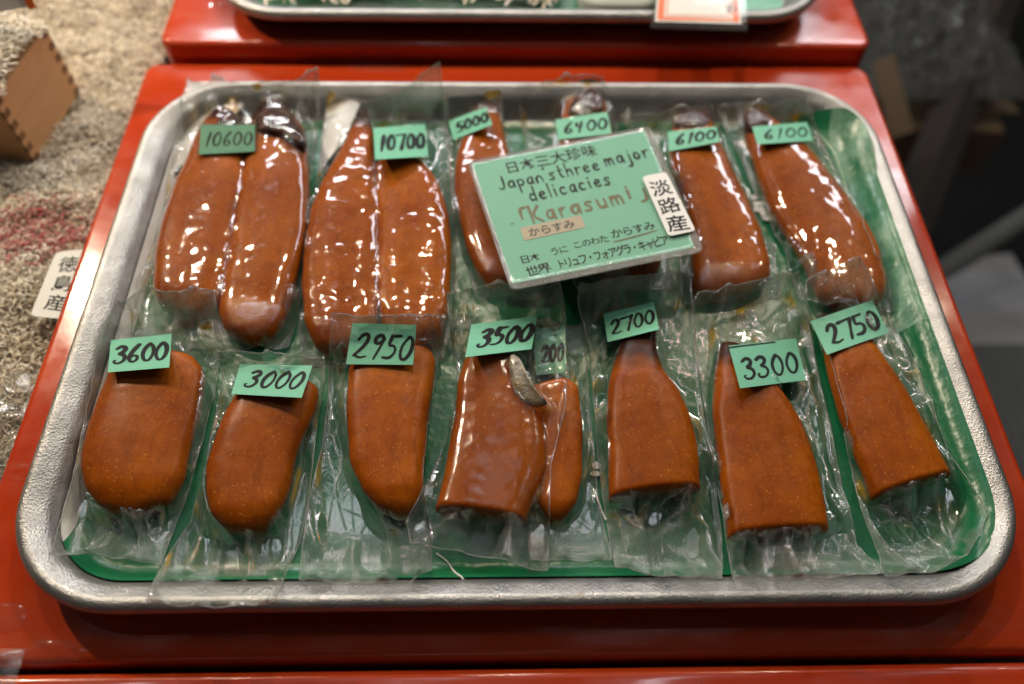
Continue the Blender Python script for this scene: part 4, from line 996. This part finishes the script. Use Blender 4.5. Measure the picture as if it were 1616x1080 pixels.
# price card stuck in the box
def stick_card():
    p = at(38, 14, .062); q = np.array([p[0]-.002, p[1], p[2]])
    r = thing('price_card', 'white price card with orange edge stuck in the whitebait of the wooden box', 'price card', tuple(q - np.array([0, 0, .012])))
    mb = MB(); mb.box((q[0]-.022, q[1]+.012, q[2]+.018), (.044, .0008, .05), .35, Matrix.Rotation(-.4, 3, 'X')); c = mb.build('card', WHITE, r, smooth=False)
    mb = MB(); mb.box((q[0]-.0015, q[1]+.0185, q[2]+.018), (.0045, .0016, .052), .35, Matrix.Rotation(-.4, 3, 'X')); mb.build('border', ORANGE, c, smooth=False)
stick_card()

# origin card tucked between heap and stand
def origin_card():
    q = np.array([(88,398),(128,395),(106,505),(47,499)], float)
    def pix(u, v): return (q[0]*(1-u)+q[1]*u)*(1-v) + (q[3]*(1-u)+q[2]*u)*v
    zf = lambda u, v: -.0085 + .003*u
    q = np.array([(88,398),(150,392),(128,506),(47,499)], float)
    P = [at(*pix(u, v), zf(u, v)) for u, v in ((0, 0), (1, 0), (0, 1))]; W = np.linalg.norm(P[1]-P[0]); H = np.linalg.norm(P[2]-P[0])
    surf = lambda x, y, off: at(*pix(x/W, 1-y/H), zf(x/W, 1-y/H)) + np.array([0, -.1, 1])*off
    b = at(85, 450, -.009); r = thing('origin_card', 'white origin card with vertical black characters tucked beside the red stand at left', 'card', tuple(b))
    cd = card_mesh('card', surf, W, H, WHITE, r, thick=.0005, n=20, m=30, cut=.003)
    g = Writing(); gs = .25*H; g.glyphs('徳島産', W*.36 - gs*.36, H*.70, gs, vertical=True, adv=1.14, jit=.02, bold=.008); g.build('writing', surf, INK, cd)
    card_mesh('sleeve', surf, W, H, SLEEVE, r, thick=.0010, n=20, m=30, off=.0006, pad=(.0008, .003, .001, .0015))
origin_card()
# crumpled clear bag edge at the left and the grey scrap at the lower left corner
def crumple(px, z, label, sx, sy, hgt, seed, mat=FILM):
    c = at(*px, z); n = 46; V = []
    for i in range(n):
        for j in range(n):
            u, v = i/(n-1)*2-1, j/(n-1)*2-1; x = c[0]+u*sx; y = c[1]+v*sy; e = max(0, 1-u**4)*max(0, 1-v**4)
            V.append((x, y, z + hgt*e*(.4 + .6*float(ridge(x*45, y*45, seed, 2)) + .5*float(pn(x*90, y*90, seed+1)))))
    o = mesh('clear_bag', V, grid_faces(n, n), mat, own=tuple(c), attrs={'cling': np.zeros(n*n), 'seal_glint': np.full(n*n, .4), 'oil': np.zeros(n*n)}); setp(o, label, 'plastic bag')
crumple((22, 672), -.010, 'crumpled clear bag wedged between the whitebait heap and the red stand', .016, .035, .010, 31)
crumple((-8, 1068), .0012, 'grey translucent bag corner lying across the seam at the lower left', .010, .012, .005, 33)

# ------------------------------------------------------------------ dark gap on the right, far below and behind
def far(px, z): return at(px[0], px[1], z)
p = far((1562, 500), -.62); mb = MB(); mb.box((p[0], p[1]-.01, p[2]-.02), (.20, .26, .03), .12); o = mb.build('pale_board', PALEM, smooth=False, own=p); setp(o, 'pale grey board lying low in the dark gap at right', 'board')
p = far((1608, 640), -.60); mb = MB()
for i in range(14): mb.tube([(p[0]-.06+i*.016, p[1]-.14, p[2]), (p[0]-.05+i*.016, p[1]+.10, p[2])], .0085, 8)
o = mb.build('corrugated_panel', GREYM, own=p); setp(o, 'grey corrugated panel low in the dark gap at the right edge', 'panel')
a, b = far((1478, 432), -.52), far((1640, 330), -.46); mb = MB(); mb.tube([a, b], .016, 12); o = mb.build('metal_bar', GREYM, own=a); setp(o, 'thin grey metal bar slanting across the dark gap at right', 'bar')
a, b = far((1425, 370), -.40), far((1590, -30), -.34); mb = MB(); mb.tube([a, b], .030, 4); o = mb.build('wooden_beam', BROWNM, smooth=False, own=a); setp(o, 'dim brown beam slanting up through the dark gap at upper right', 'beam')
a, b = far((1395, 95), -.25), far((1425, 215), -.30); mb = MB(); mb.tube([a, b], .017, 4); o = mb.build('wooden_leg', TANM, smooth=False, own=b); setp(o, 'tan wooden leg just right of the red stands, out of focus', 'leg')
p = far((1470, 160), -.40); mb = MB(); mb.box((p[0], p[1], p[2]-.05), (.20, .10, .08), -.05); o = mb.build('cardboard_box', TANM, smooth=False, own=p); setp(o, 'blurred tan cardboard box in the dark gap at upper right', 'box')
p = far((1572, 178), -.45); mb = MB(); mb.add([(p[0]-.03, p[1], p[2]), (p[0]+.04, p[1], p[2]), (p[0], p[1]+.07, p[2]+.01), (p[0], p[1]+.02, p[2]-.03)], [(0,1,2),(0,3,1),(1,3,2),(2,3,0)]); o = mb.build('cardboard_scrap', TANM, smooth=False, own=p); setp(o, 'small triangular tan scrap lit in the dark gap at right', 'scrap')
crumple((1450, 45), -.36, 'grey crumpled polythene bag behind the red stands at upper right',   .13, .16, .05, 35, BAGGREY)
